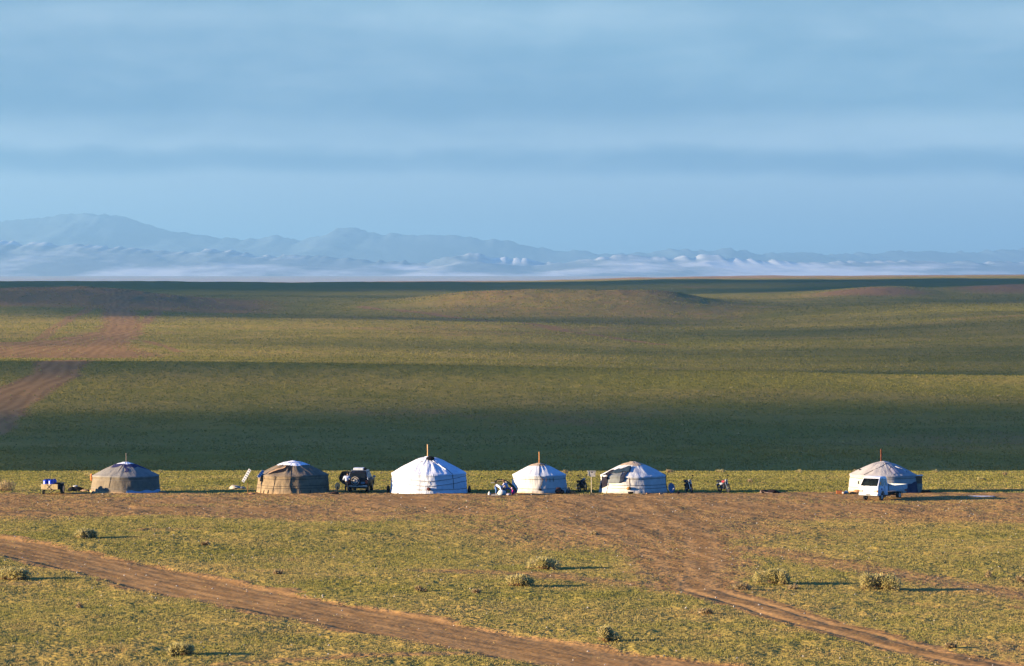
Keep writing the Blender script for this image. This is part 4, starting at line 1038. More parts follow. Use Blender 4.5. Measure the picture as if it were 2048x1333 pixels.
def person(T, J, k=1.0, shirt=None, trousers=None, shoes=None, hair=HAIR, sleeve=1.0, hat=None, skirt=None):
    """J: joints pelvis, chest, neck, head, sl/sr, el/er, hl/hr (hands), kl/kr, al/ar (ankles), tl/tr (toes)"""
    V = []; E = []; Rr = []
    def a(p, r, par=None):
        V.append(tuple(p)); Rr.append(r * k); i = len(V) - 1
        if par is not None: E.append((par, i))
        return i
    pel = a(J['pelvis'], 0.125); mid = a(lerp(J['pelvis'], J['chest'], 0.5), 0.115, pel); ch = a(J['chest'], 0.13, mid)
    nk = a(J['neck'], 0.052, ch); hb = a(lerp(J['neck'], J['head'], 0.45), 0.06, nk); hd = a(J['head'], 0.095, hb)
    top = a(tuple(J['head'][i] + (J['head'][i] - J['neck'][i]) * 0.30 for i in range(3)), 0.075, hd)
    for s in 'lr':
        sh = a(J['s' + s], 0.055, ch); el_ = a(J['e' + s], 0.040, sh); wr = a(J['h' + s], 0.026, el_)
        dv = Vector(J['h' + s]) - Vector(J['e' + s]); dv.normalize(); sd = dv.cross(Vector((0.2, 0.9, 0.3))).normalized()
        palm = a(Vector(J['h' + s]) + dv * 0.07 * k, (0.036), wr)
        for q, ln in ((-1.4, 0.075), (-0.5, 0.09), (0.5, 0.085), (1.4, 0.065)):
            f1 = a(Vector(J['h' + s]) + dv * 0.12 * k + sd * 0.020 * q * k, 0.010, palm)
            a(Vector(J['h' + s]) + dv * (0.12 + ln * 0.9) * k + sd * 0.022 * q * k + Vector((0, 0, -0.02 * k)), 0.008, f1)
        th_ = a(Vector(J['h' + s]) + dv * 0.06 * k + sd * 0.055 * k, 0.011, palm); 
        hp = a(J['p' + s] if 'p' + s in J else lerp(J['pelvis'], J['k' + s], 0.16), 0.095, pel)
        kn = a(J['k' + s], 0.062, hp); cf_ = a(lerp(J['k' + s], J['a' + s], 0.35), 0.060, kn); an = a(J['a' + s], 0.038, cf_); a(J['t' + s], 0.036, an)
    skin_obj('body', V, E, Rr, SKIN, T)
    # face: nose, eyes, mouth, ears as one head detail mesh is too fine; keep nose and ears joined to the hair part's neighbour
    hv = Vector(J['head']); up_ = (hv - Vector(J['neck'])).normalized(); fw = Vector(J.get('face', (0, -1, 0))).normalized(); sdv = fw.cross(up_).normalized()
    f = MB().blob(hv + fw * 0.10 * k, (0.014 * k, 0.018 * k, 0.02 * k), 1, 0).blob(hv + sdv * 0.095 * k, (0.014 * k, 0.02 * k, 0.03 * k), 1, 0).blob(hv - sdv * 0.095 * k, (0.014 * k, 0.02 * k, 0.03 * k), 1, 0)
    f.build('face', SKIN, T, True)
    MB().blob(hv + fw * 0.093 * k + sdv * 0.033 * k + up_ * 0.02 * k, (0.012 * k,) * 3, 1, 0, 8, 5).blob(hv + fw * 0.093 * k - sdv * 0.033 * k + up_ * 0.02 * k, (0.012 * k,) * 3, 1, 0, 8, 5).build('eyes', BLKP, T, True)
    MB().blob(hv + fw * 0.093 * k - up_ * 0.045 * k, (0.02 * k, 0.01 * k, 0.006 * k), 1, 0, 8, 5).build('mouth', surf_mat('lips', (0.25, 0.08, 0.07)), T, True)
    MB().blob(hv + up_ * 0.045 * k - fw * 0.022 * k, (0.105 * k, 0.105 * k, 0.095 * k), 5, 0.08).build('hair' if not hat else 'hat', hat or hair, T, True)
    if shirt:
        V = []; E = []; Rr = []
        pel = a(lerp(J['pelvis'], J['chest'], 0.06), 0.150); mid = a(lerp(J['pelvis'], J['chest'], 0.5), 0.140, pel); ch = a(J['chest'], 0.155, mid)
        a(lerp(J['chest'], J['neck'], 0.72), 0.075, ch)
        for s in 'lr':
            sh = a(J['s' + s], 0.075, ch); el_ = a(J['e' + s], 0.056, sh)
            if sleeve > 0.5: a(lerp(J['e' + s], J['h' + s], 0.9), 0.040, el_)
        skin_obj('shirt', V, E, Rr, shirt, T)
    if trousers:
        V = []; E = []; Rr = []
        pel = a(J['pelvis'], 0.145); a(lerp(J['pelvis'], J['chest'], 0.22), 0.135, pel)
        for s in 'lr':
            hp = a(lerp(J['pelvis'], J['k' + s], 0.18), 0.112, pel); kn = a(J['k' + s], 0.080, hp); a(lerp(J['k' + s], J['a' + s], 0.9), 0.062, kn)
        skin_obj('trousers', V, E, Rr, trousers, T)
    for s in 'lr':
        V = []; E = []; Rr = []
        q = a(J['a' + s], 0.050); t2 = a(lerp(J['a' + s], J['t' + s], 0.5), 0.052, q); a(J['t' + s], 0.042, t2)
        skin_obj('shoe', V, E, Rr, shoes or BLKP, T)
# man leaning into the open car door
PX_, PD = 692.5, 302.4
T = thing('person', 'person in a pale blue shirt and dark trousers leaning at the open car door', 'person', wx(PX_, PD), PD)
J = dict(pelvis=(0.02, 0, 0.92), chest=(0.03, 0.10, 1.25), neck=(0.08, 0.14, 1.45), head=(0.12, 0.17, 1.60), face=(0.5, 0.8, -0.2),
         sl=(-0.17, 0.10, 1.36), sr=(0.23, 0.08, 1.36), el=(-0.28, 0.16, 1.10), er=(0.30, 0.30, 1.14), hl=(-0.12, 0.34, 1.02), hr=(0.20, 0.50, 1.15),
         kl=(-0.07, -0.02, 0.48), kr=(0.12, -0.03, 0.48), al=(-0.08, 0.02, 0.09), ar=(0.14, 0.02, 0.09), tl=(-0.09, -0.13, 0.045), tr=(0.15, 0.16, 0.045))
person(T, J, 1.0, surf_mat('pale_blue_shirt', (0.62, 0.66, 0.74), var=0.15), surf_mat('dark_trousers', (0.025, 0.025, 0.035)))
# crouching group left of the smallest yurt
DG_ = 299.6
JEANS = surf_mat('blue_jeans', (0.10, 0.20, 0.42), var=0.2)
WSHIRT = surf_mat('white_shirt', (0.82, 0.80, 0.80), var=0.1)
T = thing('person', 'person in white shirt and blue jeans bending down left of the smallest yurt', 'person', wx(992, DG_), DG_)
J = dict(pelvis=(-0.06, 0.1, 0.80), chest=(0.30, -0.02, 0.72), neck=(0.50, -0.06, 0.62), head=(0.60, -0.08, 0.50), face=(0.5, -0.3, -0.8),
         sl=(0.36, -0.22, 0.64), sr=(0.34, 0.2, 0.74), el=(0.42, -0.28, 0.38), er=(0.5, 0.2, 0.46), hl=(0.52, -0.30, 0.16), hr=(0.62, 0.1, 0.22),
         kl=(0.02, -0.22, 0.42), kr=(0.06, 0.25, 0.44), al=(0.0, -0.10, 0.09), ar=(-0.02, 0.25, 0.09), tl=(0.12, -0.18, 0.045), tr=(0.14, 0.25, 0.045))
person(T, J, 1.05, WSHIRT, JEANS, surf_mat('white_shoe', (0.8, 0.8, 0.78)))
T = thing('person', 'person in lilac blouse and dark blue trousers squatting under the brown hood', 'person', wx(1006, DG_ + 0.5), DG_ + 0.5)
J = dict(pelvis=(0.42, 0.0, 0.52), chest=(0.18, -0.05, 0.86), neck=(0.10, -0.08, 1.02), head=(0.05, -0.12, 1.14), face=(-0.5, -0.7, -0.4),
         sl=(0.06, -0.2, 0.92), sr=(0.28, 0.12, 0.94), el=(-0.06, -0.34, 0.66), er=(0.05, -0.1, 0.62), hl=(-0.1, -0.45, 0.42), hr=(-0.12, -0.3, 0.38),
         kl=(0.12, -0.32, 0.50), kr=(0.72, -0.25, 0.44), al=(0.35, -0.28, 0.09), ar=(0.76, -0.1, 0.09), tl=(0.25, -0.40, 0.045), tr=(0.82, -0.24, 0.045))
person(T, J, 1.0, surf_mat('lilac_blouse', (0.66, 0.60, 0.70), var=0.15), surf_mat('dark_jeans', (0.07, 0.12, 0.30)), hat=surf_mat('brown_hat', (0.20, 0.12, 0.07)))
T = thing('person', 'child in magenta dress and pink hat crouching beside the smallest yurt', 'person', wx(1026, DG_ - 0.2), DG_ - 0.2)
J = dict(pelvis=(0.10, 0.0, 0.17), chest=(0.02, -0.02, 0.36), neck=(-0.05, -0.03, 0.46), head=(-0.09, -0.05, 0.55), face=(-0.8, -0.5, -0.2),
         sl=(-0.01, -0.13, 0.40), sr=(0.05, 0.10, 0.41), el=(-0.06, -0.2, 0.28), er=(-0.02, 0.1, 0.28), hl=(-0.16, -0.2, 0.20), hr=(-0.14, 0.02, 0.2),
         kl=(-0.10, -0.14, 0.24), kr=(-0.10, 0.1, 0.24), al=(0.02, -0.14, 0.05), ar=(0.02, 0.1, 0.05), tl=(-0.07, -0.15, 0.03), tr=(-0.07, 0.1, 0.03))
MAG = surf_mat('magenta_cloth', (0.62, 0.02, 0.20), var=0.2)
person(T, J, 0.85, MAG, MAG, hat=surf_mat('pink_hat', (0.85, 0.45, 0.62)))
# brown hooped hood propped between the group and the yurt
T = thing('cart_hood', 'brown hooped cloth hood with a pale rim propped above the crouching people', 'hood', wx(1004, DG_ + 0.9), DG_ + 0.9)
hp_ = [(-0.62, 0, 1.02), (-0.45, 0, 1.20), (-0.1, 0, 1.28), (0.28, 0, 1.20), (0.62, 0, 1.00), (0.95, 0, 0.72), (1.15, 0, 0.48), (1.22, 0, 0.25)]
vs = []; 
for (a_, b_, c_) in hp_: vs += [(a_, -0.28, c_), (a_, 0.28, c_), (a_ * 0.92, -0.30, c_ - 0.17), (a_ * 0.92, 0.30, c_ - 0.17)]
fs = []
for i in range(len(hp_) - 1):
    b0, b1 = 4 * i, 4 * i + 4
    fs += [(b0, b1, b1 + 1, b0 + 1), (b0, b0 + 2, b1 + 2, b1), (b0 + 2, b0 + 3, b1 + 3, b1 + 2), (b0 + 1, b1 + 1, b1 + 3, b0 + 3)]
fs += [(0, 1, 3, 2), (28, 30, 31, 29)]
MB().add(vs, fs).build('cover', surf_mat('brown_olive_cloth', (0.16, 0.11, 0.05), var=0.4, scale=4), T, True, angle=50)
MB().tube([(p[0], -0.30, p[2] + 0.02) for p in hp_], 0.03, 6).build('frame', BLACK, T, True)
MB().tube([(p[0] * 0.96, -0.325, p[2] - 0.075) for p in hp_[1:5]], 0.028, 6).build('rim', surf_mat('straw_rim', (0.72, 0.55, 0.28)), T, True)
MB().tube([(0.33, -0.33, 1.12), (0.36, -0.36, 0.95), (0.42, -0.36, 0.80)], 0.03, 6).tube([(-0.60, -0.1, 1.0), (-0.75, -0.1, 0.98), (-0.95, -0.1, 0.98)], 0.02, 6).tube([(-0.5, 0.2, 1.05), (-0.5, 0.2, 0)], 0.02, 6).tube([(0.9, 0.25, 0.75), (0.9, 0.25, 0)], 0.02, 6).build('handle', surf_mat('white_stick', (0.8, 0.78, 0.72)), T, True)
bundle(wx(1003, DG_ - 0.5), DG_ - 0.5, 0.33, 0.2, 0.24, surf_mat('cream_sack', (0.78, 0.74, 0.64)), 71, 'sack', 'bulging cream sack on the ground between the crouching people', 'sack', amp=0.2)
bundle(wx(1016, DG_ - 0.5), DG_ - 0.5, 0.24, 0.2, 0.10, surf_mat('pink_white_cloth', (0.82, 0.62, 0.60)), 72, 'cloth', 'pale pink cloth heap left of the child in magenta', 'cloth', amp=0.3)
o = MB().box((0, 0, 0.02), (0.75, 0.4, 0.04)).build('mat', surf_mat('cream_mat', (0.75, 0.70, 0.62)), None, False, 0.01)
single(o, 'thin cream mat on the ground under the bending person', 'mat', wx(992, DG_ - 0.7), DG_ - 0.7)
T = thing('bottle', 'white plastic canister standing left of the bending person', 'canister', wx(978.5, DG_ - 0.4), DG_ - 0.4)
MB().lathe((0, 0, 0), [(0.10, 0.0), (0.11, 0.05), (0.10, 0.18), (0.045, 0.24), (0.04, 0.29)]).build('body', surf_mat('white_plastic', (0.80, 0.78, 0.70)), T, True)
MB().lathe((0, 0, 0.29), [(0.045, 0), (0.045, 0.03)]).build('cap', surf_mat('cream_cap', (0.6, 0.55, 0.4)), T)

# ------------------------------------------------------------------ motorcycles
def motorcycle(x, y, rz, label, tank, lean=6, steer=0, panel=None):
    T = thing('motorcycle', label, 'motorcycle', x, y, rot=(0, R(lean), rz), group='motorcycles parked between the yurts')
    MET = surf_mat('dark_metal', (0.025, 0.025, 0.03), rough=0.6, metal=0.2)
    for yy in (-0.64, 0.62):
        t = MB().ring((0, yy, 0.30), 0.25, 0.055, 'X', 28, 8).build('wheel', TYRE, T, True)
        sp_ = MB().ring((0, yy, 0.30), 0.205, 0.016, 'X', 24, 6)
        for k_ in range(10):
            a_ = k_ * math.pi / 5; sp_.tube([(0.02 * (-1) ** k_, yy, 0.30), (0, yy + 0.2 * math.cos(a_), 0.30 + 0.2 * math.sin(a_))], 0.006, 4)
        sp_.lathe((0, yy, 0.30), [(0.05, -0.05), (0.05, 0.05)], 'X', 10)
        sp_.build('rim', surf_mat('dull_rim', (0.16, 0.16, 0.17), rough=0.5, metal=0.5), t, True)
    MB().tube([(-0.08, -0.64, 0.30), (-0.08, -0.44, 0.86)], 0.024, 6).tube([(0.08, -0.64, 0.30), (0.08, -0.44, 0.86)], 0.024, 6).box((0, -0.45, 0.84), (0.2, 0.05, 0.03)).build('fork', CHROME, T, True)
    MB().prism([(-0.86, 0.58), (-0.66, 0.66), (-0.44, 0.60), (-0.44, 0.57), (-0.66, 0.63), (-0.86, 0.55)], 0.06).build('front_mudguard', BLKP, T)
    MB().tube([(0, -0.42, 0.80), (0, -0.20, 0.38), (0, 0.18, 0.34), (0, 0.30, 0.62), (0, 0.70, 0.70)], 0.024, 6).tube([(0, -0.42, 0.84), (0, 0.1, 0.72), (0, 0.30, 0.62), (0, 0.62, 0.30)], 0.024, 6).build('frame', MET, T, True)
    MB().blob((0, 0.02, 0.44), (0.17, 0.30, 0.20), 3, 0.12).box((0, -0.06, 0.56), (0.14, 0.16, 0.16)).box((0.0, 0.05, 0.34), (0.26, 0.2, 0.12)).build('engine', MET, T, True, angle=30)
    MB().blob((0, -0.12, 0.80), (0.13, 0.25, 0.11), 1, 0.03).build('fuel_tank', tank, T, True)
    MB().prism([(0.05, 0.74), (0.12, 0.83), (0.45, 0.82), (0.78, 0.88), (0.80, 0.80), (0.5, 0.74)], lambda z: 0.12).build('seat', BLACK, T, True, 0.02)
    MB().tube([(-0.36, -0.22, 1.04), (-0.24, -0.36, 1.02), (-0.08, -0.42, 0.92), (0.08, -0.42, 0.92), (0.24, -0.36, 1.02), (0.36, -0.22, 1.04)], 0.018, 6).build('handlebar', MET, T, True)
    MB().lathe((0, -0.52, 0.90), [(0.03, 0.10), (0.09, 0.06), (0.10, -0.04), (0.085, -0.055)], 'Y', 14).build('headlight', LAMPG, T, True)
    for s in (-1, 1):
        MB().tube([(s * 0.28, -0.30, 1.03), (s * 0.32, -0.26, 1.20)], 0.008, 5).box((s * 0.34, -0.27, 1.22), (0.13, 0.02, 0.08)).build('mirror', BLKP, T, False)
        MB().box((s * 0.16, -0.42, 0.80), (0.07, 0.04, 0.04)).build('indicator', AMBER, T)
    MB().tube([(0.10, -0.1, 0.30), (0.15, 0.2, 0.26), (0.17, 0.75, 0.34)], [0.02, 0.025, 0.045], 8).build('exhaust', CHROME, T, True)
    MB().prism([(0.62, 0.62), (0.86, 0.60), (0.92, 0.42), (0.89, 0.42), (0.82, 0.56), (0.62, 0.58)], 0.075).box((0, 0.80, 0.72), (0.12, 0.05, 0.06)).build('rear_mudguard', panel or BLKP, T)
    MB().tube([(0.16, 0.55, 0.62), (0.30, 0.55, 0.55), (0.30, 0.55, 0.35), (0.16, 0.6, 0.32)], 0.014, 5).tube([(-0.16, 0.0, 0.35), (-0.16, -0.25, 0.30), (-0.2, -0.3, 0.55)], 0.014, 5).build('guard_bar', CHROME, T, True)
    MB().tube([(-0.1, 0.1, 0.28), (-0.22, 0.14, 0.02)], 0.012, 5).build('kickstand', MET, T)
    MB().blob((0, 0.22, 0.62), (0.15, 0.22, 0.14), 2, 0.08).build('side_panel', panel or BLKP, T, True)
    MB().blob((0, -0.36, 0.62), (0.16, 0.08, 0.20), 2, 0.05).build('leg_shield', BLKP, T, True)
    T.scale = (1.14, 1.14, 1.14)
    return T
motorcycle(wx(1165, 304.6), 304.6, R(158), 'black motorcycle seen from behind, left of the white box on a post', surf_mat('black_tank', (0.015, 0.015, 0.02), rough=0.3), 5)
motorcycle(wx(1379, 303.6), 303.6, R(14), 'dark upright motorcycle facing the camera, middle one of the three motorcycles', surf_mat('navy_tank', (0.02, 0.025, 0.05), rough=0.3), -8)
motorcycle(wx(1449, 303.8), 303.8, R(27), 'motorcycle with a red tank leaning on its stand, rightmost of the three', surf_mat('red_tank', (0.35, 0.03, 0.04), rough=0.3), -9, panel=surf_mat('silver_panel', (0.5, 0.52, 0.56), rough=0.3))

# ------------------------------------------------------------------ box on a post, dishes, solar panels
d_ = 302.2
T = thing('post_box', 'white box with a round dark hole on a thin pale post between two yurts', 'box on post', wx(1183, d_), d_)
WB = surf_mat('offwhite_board', (0.66, 0.60, 0.50), var=0.3, scale=6)
MB().tube([(0, 0, -0.1), (0, 0, 1.4)], 0.035, 6).build('post', surf_mat('pale_pole', (0.62, 0.52, 0.34)), T)
MB().box((0.02, 0, 1.70), (0.50, 0.30, 0.26)).build('box', WB, T, False, 0.01)
MB().box((0.0, 0, 1.86), (0.72, 0.40, 0.04)).build('lid', WB, T, False, 0.006)
MB().box((-0.26, -0.02, 1.66), (0.06, 0.3, 0.40)).build('side_board', WB, T)
MB().box((0.30, -0.02, 1.62), (0.05, 0.3, 0.46)).build('side_board', WB, T)
MB().box((0.06, 0, 1.48), (0.40, 0.24, 0.17), taper=1.2).build('lower_box', WB, T, False, 0.01)
MB().lathe((0.03, -0.155, 1.77), [(0.05, -0.006), (0.05, 0.006)], 'Y', 12).build('hole', SOOT, T)
def dish(x, y, rad, mat, label, rz, tilt, h, arm=True):
    T = thing('satellite_dish', label, 'satellite dish', x, y, rz)
    Mx = Euler((tilt, 0, 0)).to_matrix(); vs = []; n = 28
    prof_ = [(0.0, 0), (0.35, 0.02), (0.7, 0.07), (1.0, 0.14), (1.0, 0.16), (0.7, 0.09), (0.35, 0.04), (0.0, 0.02)]
    for r_, hh in prof_:
        for i in range(n):
            a_ = 2 * math.pi * i / n; vs.append(Vector((0, 0, h)) + Mx @ Vector((rad * 0.92 * max(r_, 0.001) * math.cos(a_), -rad * hh, rad * 1.08 * max(r_, 0.001) * math.sin(a_))))
    MB().add(vs, [(j * n + i, j * n + (i + 1) % n, (j + 1) * n + (i + 1) % n, (j + 1) * n + i) for j in range(len(prof_) - 1) for i in range(n)]).build('reflector', mat, T, True)
    MB().tube([(0, 0.05, 0), (0, 0.05, h)], 0.03, 8).tube([(-0.25, 0.2, 0), (0, 0.05, h * 0.6)], 0.018, 6).tube([(0.25, 0.2, 0), (0, 0.05, h * 0.6)], 0.018, 6).build('stand', BLKP, T)
    if arm:
        tip = Vector((0, -rad * 0.9, h - 0.05))
        MB().tube([(0, -0.02, h - rad * 0.9), tip], 0.012, 5).blob(tip, (0.05, 0.06, 0.05), 1, 0).build('feed_arm', surf_mat('grey_arm', (0.35, 0.38, 0.42)), T, True)
    return T
dish(wx(674, 301), 301, 0.29, surf_mat('dark_dish', (0.012, 0.02, 0.025), rough=0.8), 'dark satellite dish between the brown yurt and the dark car', R(150), R(5), 0.62, False)
dish(wx(1342.5, 301), 301, 0.38, surf_mat('blue_dish', (0.08, 0.20, 0.33), rough=0.4), 'blue-grey satellite dish against the right side of the cream white yurt', R(35), R(-8), 0.50)
bundle(wx(668, 300.4), 300.4, 0.42, 0.25, 0.10, surf_mat('dark_earth_heap', (0.06, 0.035, 0.03)), 81, 'earth_heap', 'dark earth heap at the foot of the dark satellite dish', 'heap', amp=0.4)
CELL = surf_mat('solar_cells', (0.05, 0.07, 0.13), rough=0.2, var=0.4, scale=6, spec=0.8)
CELL2 = surf_mat('solar_cells_blue', (0.12, 0.24, 0.42), rough=0.2, var=0.3, scale=6, spec=0.8)
FRM = surf_mat('aluminium_frame', (0.78, 0.78, 0.75), rough=0.5)
def solar(T, c, ln, wd, rot, cell, n=6):
    M = Euler(rot).to_matrix(); c = Vector(c)
    def bx(p, s_, mb): 
        b0 = len(mb.v); mb.box((0, 0, 0), s_); 
        for i in range(b0, len(mb.v)): mb.v[i] = tuple(c + M @ (Vector(mb.v[i]) + Vector(p)))
        return mb
    p_ = bx((0, 0, 0), (wd, 0.04, ln), MB()).build('panel', FRM, T)
    for k_ in range(n):
        bx((0, -0.024, -ln / 2 + ln * (k_ + 0.5) / n), (wd * 0.72, 0.008, ln / n * 0.72), MB()).build('cell', cell, p_)
    return p_
d_ = 302.5
T = thing('solar_panel', 'pale solar panel tilted on a thin rusty post left of the brown yurt', 'solar panel', wx(495, d_), d_)
MB().tube([(0, 0, -0.1), (0.0, 0, 0.7), (-0.02, 0, 1.35)], 0.025, 6).tube([(0, 0, 1.2), (-0.15, 0, 1.5)], 0.018, 5).build('post', RUST, T)
solar(T, (-0.10, -0.06, 1.48), 1.20, 0.26, (R(-12), R(28), R(-28)), surf_mat('dull_cells', (0.20, 0.20, 0.24), rough=0.4), 6)
MB().tube([(-0.75, 0, 0.86), (0.9, 0.2, 0.86)], 0.008, 4).build('cable', BLKP, T)
d_ = 302.6
T = thing('solar_panel', 'small blue solar panel tilted above the left eave of the brown yurt', 'solar panel', wx(521, d_), d_, z=H1(wx(521, d_), d_))
solar(T, (0, 0, 1.62), 0.78, 0.24, (R(-25), R(42), R(8)), CELL2, 4)
MB().tube([(0.28, 0.05, 1.28), (0.05, 0.05, 1.62)], 0.016, 5).tube([(0.28, 0.05, 1.28), (0.28, 0.05, 0)], 0.016, 5).build('bracket', BLKP, T)

# ------------------------------------------------------------------ two-wheeled trailer with blue barrels
d_ = 301.2
TX = wx(104, d_)
T = thing('trailer', 'small two-wheeled trailer with a yellow tailboard and a drawbar', 'trailer', TX, d_, R(-6))
YB = surf_mat('yellow_board', (0.72, 0.52, 0.24), var=0.25, scale=3)
MB().box((-0.05, -0.82, 0.66), (1.38, 0.05, 0.44)).build('tailboard', YB, T, False, 0.008)
MB().box((0, 0, 0.47), (1.4, 1.6, 0.06)).box((0, 0, 0.40), (0.1, 1.7, 0.1)).build('floor', surf_mat('brown_board', (0.22, 0.12, 0.07)), T)
MB().box((-0.76, 0, 0.66), (0.05, 1.6, 0.44)).build('side_board', surf_mat('straw_board', (0.70, 0.62, 0.36), var=0.2), T)
MB().box((0.68, 0, 0.66), (0.05, 1.6, 0.44)).build('side_board', surf_mat('dark_board', (0.10, 0.05, 0.05)), T)
MB().tube([(-0.30, -0.86, 0.86), (0.10, -0.86, 0.46)], 0.014, 5).tube([(0.10, -0.86, 0.86), (-0.25, -0.86, 0.50)], 0.012, 5).build('rope', ROPE, T)
MB().tube([(0.45, -0.8, 0.40), (0.0, -1.05, 0.12), (-0.18, -1.12, 0.05)], 0.035, 6).build('drawbar', surf_mat('dark_iron', (0.08, 0.05, 0.045)), T)
wheel(T, (-0.62, -0.6, 0.20), 0.20, 0.16); wheel(T, (0.86, -0.05, 0.45), 0.45, 0.22)
MB().tube([(-0.8, 0, 0.42), (0.9, 0, 0.42)], 0.03, 6).build('axle', BLKP, T)
MB().box((0.88, 0.0, 0.92), (0.26, 0.95, 0.05), None).build('mudguard', BLKP, T)
BLUE = surf_mat('blue_barrel', (0.02, 0.06, 0.50), rough=0.35, var=0.15, spec=0.5)
for k_, (bx_, by_, lb) in enumerate(((-0.50, -0.45, 'blue barrel at the tailboard, front left in the trailer'), (-0.06, -0.52, 'blue barrel at the tailboard, front right in the trailer'),
                                   (-0.34, 0.02, 'blue barrel behind the front pair, on the left in the trailer'), (0.14, 0.0, 'blue barrel behind the front pair, on the right in the trailer'))):
    b = thing('barrel', lb, 'barrel', TX + bx_, d_ + by_, z=H1(TX, d_) + 0.50, group='blue barrels on the trailer')
    MB().lathe((0, 0, 0), [(0.20, 0), (0.215, 0.03), (0.215, 0.25), (0.225, 0.27), (0.215, 0.29), (0.215, 0.62), (0.19, 0.70), (0.12, 0.73)], n=22).build('drum', BLUE, b, True, angle=50)
    MB().lathe((0.05, 0, 0.73), [(0.13, 0), (0.13, 0.05), (0.11, 0.06)], n=14).build('lid', surf_mat('dark_blue_lid', (0.01, 0.02, 0.12), rough=0.4), b, True, angle=50)
o = MB().box((0, 0, 0.22), (0.44, 0.6, 0.44)).box((0.0, 0, 0.45), (0.48, 0.64, 0.04)).build('chest', surf_mat('dark_green_chest', (0.02, 0.035, 0.03)), None, False, 0.01)
single(o, 'dark green chest on the trailer right of the blue barrels', 'chest', TX + 0.50, d_ - 0.1, H1(TX, d_) + 0.505)

# ------------------------------------------------------------------ odds and ends round the camp
def heap(px, d, parts, name, label, cat, group=None):
    """irregular pile: several lumps in one mesh; parts = [(dx, dy, sx, sy, sz)]"""
    mb = MB(); sd = int(px)
    for i, (dx, dy, sx, sy, sz) in enumerate(parts): mb.blob((dx, dy, sz * 0.8), (sx, sy, sz), sd + i, 0.3, 12, 8)
    return mb, name, label, cat, wx(px, d), d
def put_heap(a, mat):
    mb, name, label, cat, x, d = a
    return single(mb.build(name, mat, None, True, angle=50), label, cat, x, d)
put_heap(heap(151, 305.2, [(-0.35, 0, 0.32, 0.3, 0.22), (0.1, 0, 0.45, 0.3, 0.22), (0.45, 0.1, 0.28, 0.25, 0.16)], 'dark_heap', 'black heap of belongings between the trailer and first yurt', 'heap'), surf_mat('black_heap', (0.02, 0.017, 0.02), var=0.5, scale=8))
bundle(wx(150, 305.3), 305.3, 0.22, 0.12, 0.07, surf_mat('white_rag', (0.75, 0.74, 0.70)), 91, 'rag', 'small white rag lying on the black heap by the first yurt', 'rag', z=H1(wx(150, 305.3), 305.3) + 0.36)
bundle(wx(171, 304.8), 304.8, 0.45, 0.25, 0.10, surf_mat('brown_tarp', (0.42, 0.27, 0.16)), 92, 'tarp', 'crumpled brown tarp between the black heap and first yurt', 'tarp')
bundle(wx(182.5, 304.5), 304.5, 0.14, 0.12, 0.30, surf_mat('orange_cloth', (0.62, 0.20, 0.06)), 93, 'cloth', 'orange cloth hanging at the left eave of the first yurt', 'cloth', z=H1(wx(182.5, 304.5), 304.5) + 0.95)
put_heap(heap(474, 312, [(-0.2, 0, 0.55, 0.4, 0.2), (0.35, 0, 0.4, 0.35, 0.13)], 'hide_heap', 'pale hide heap on the grass left of the brown yurt', 'heap'), surf_mat('pale_hide', (0.66, 0.56, 0.42), var=0.4, scale=3))
bundle(wx(503, 301), 301, 0.26, 0.15, 0.06, surf_mat('orange_clay', (0.50, 0.24, 0.12)), 94, 'clay_heap', 'small orange clay heap at the left foot of the brown yurt', 'heap')
bundle(wx(324, 303), 303, 0.3, 0.2, 0.08, surf_mat('tan_clay', (0.5, 0.33, 0.18)), 98, 'clay_heap', 'low tan clay heap right of the first yurt', 'heap')
T = thing('milk_can', 'dark milk can standing right of the smallest yurt', 'milk can', wx(1137, 301.4), 301.4)
MB().lathe((0, 0, 0), [(0.19, 0), (0.20, 0.04), (0.20, 0.34), (0.12, 0.42), (0.12, 0.46), (0.15, 0.50)]).build('body', surf_mat('dark_can', (0.04, 0.06, 0.06), rough=0.4), T, True, angle=50)
MB().lathe((0, 0, 0.50), [(0.155, 0), (0.15, 0.05), (0.05, 0.07)]).build('lid', BLKP, T, True, angle=50)
o = MB().box((0, 0, 0.1), (0.38, 0.3, 0.20)).box((0, 0, 0.21), (0.42, 0.34, 0.03)).build('box', surf_mat('dark_box', (0.03, 0.035, 0.035)), None, False, 0.008)
single(o, 'low dark box on the ground right of the milk can', 'box', wx(1146, 301.3), 301.3)
put_heap(heap(1121, 301.2, [(-0.15, 0, 0.3, 0.25, 0.30), (0.12, 0, 0.22, 0.2, 0.22)], 'dark_heap', 'dark red-brown heap against the smallest yurt beside the milk can', 'heap'), surf_mat('dark_red_heap', (0.06, 0.03, 0.03), var=0.5, scale=7))
def pot(px, d, r_, label, mat):
    T = thing('pot', label, 'pot', wx(px, d), d)
    MB().lathe((0, 0, 0), [(r_ * 0.5, 0), (r_ * 0.9, 0.05), (r_, 0.14), (r_ * 0.95, 0.17)]).build('bowl', mat, T, True, angle=50)
    MB().ring((0, 0, 0.17), r_, 0.015, 'Z', 20, 6).build('rim', mat, T, True)
pot(1261.5, 300.6, 0.24, 'black cooking bowl in front of the cream white yurt', SOOT)
pot(1357, 301, 0.16, 'small black pot right of the blue-grey dish', SOOT)
for k_, (px_, lb, cl_) in enumerate(((1296, 'orange brick lying left at the foot of the cream white yurt', (0.55, 0.24, 0.12)), (1322, 'paler orange brick lying right at the foot of the cream white yurt', (0.62, 0.36, 0.22)))):
    o = MB().box((0, 0, 0.05), (0.26, 0.13, 0.10), (0, 0, 0.3)).box((0.2, 0.05, 0.04), (0.14, 0.12, 0.08), (0, 0, 0.8)).build('brick', surf_mat('brick%d' % k_, cl_), None, False, 0.006)
    single(o, lb, 'brick', wx(px_, 300.8), 300.8)
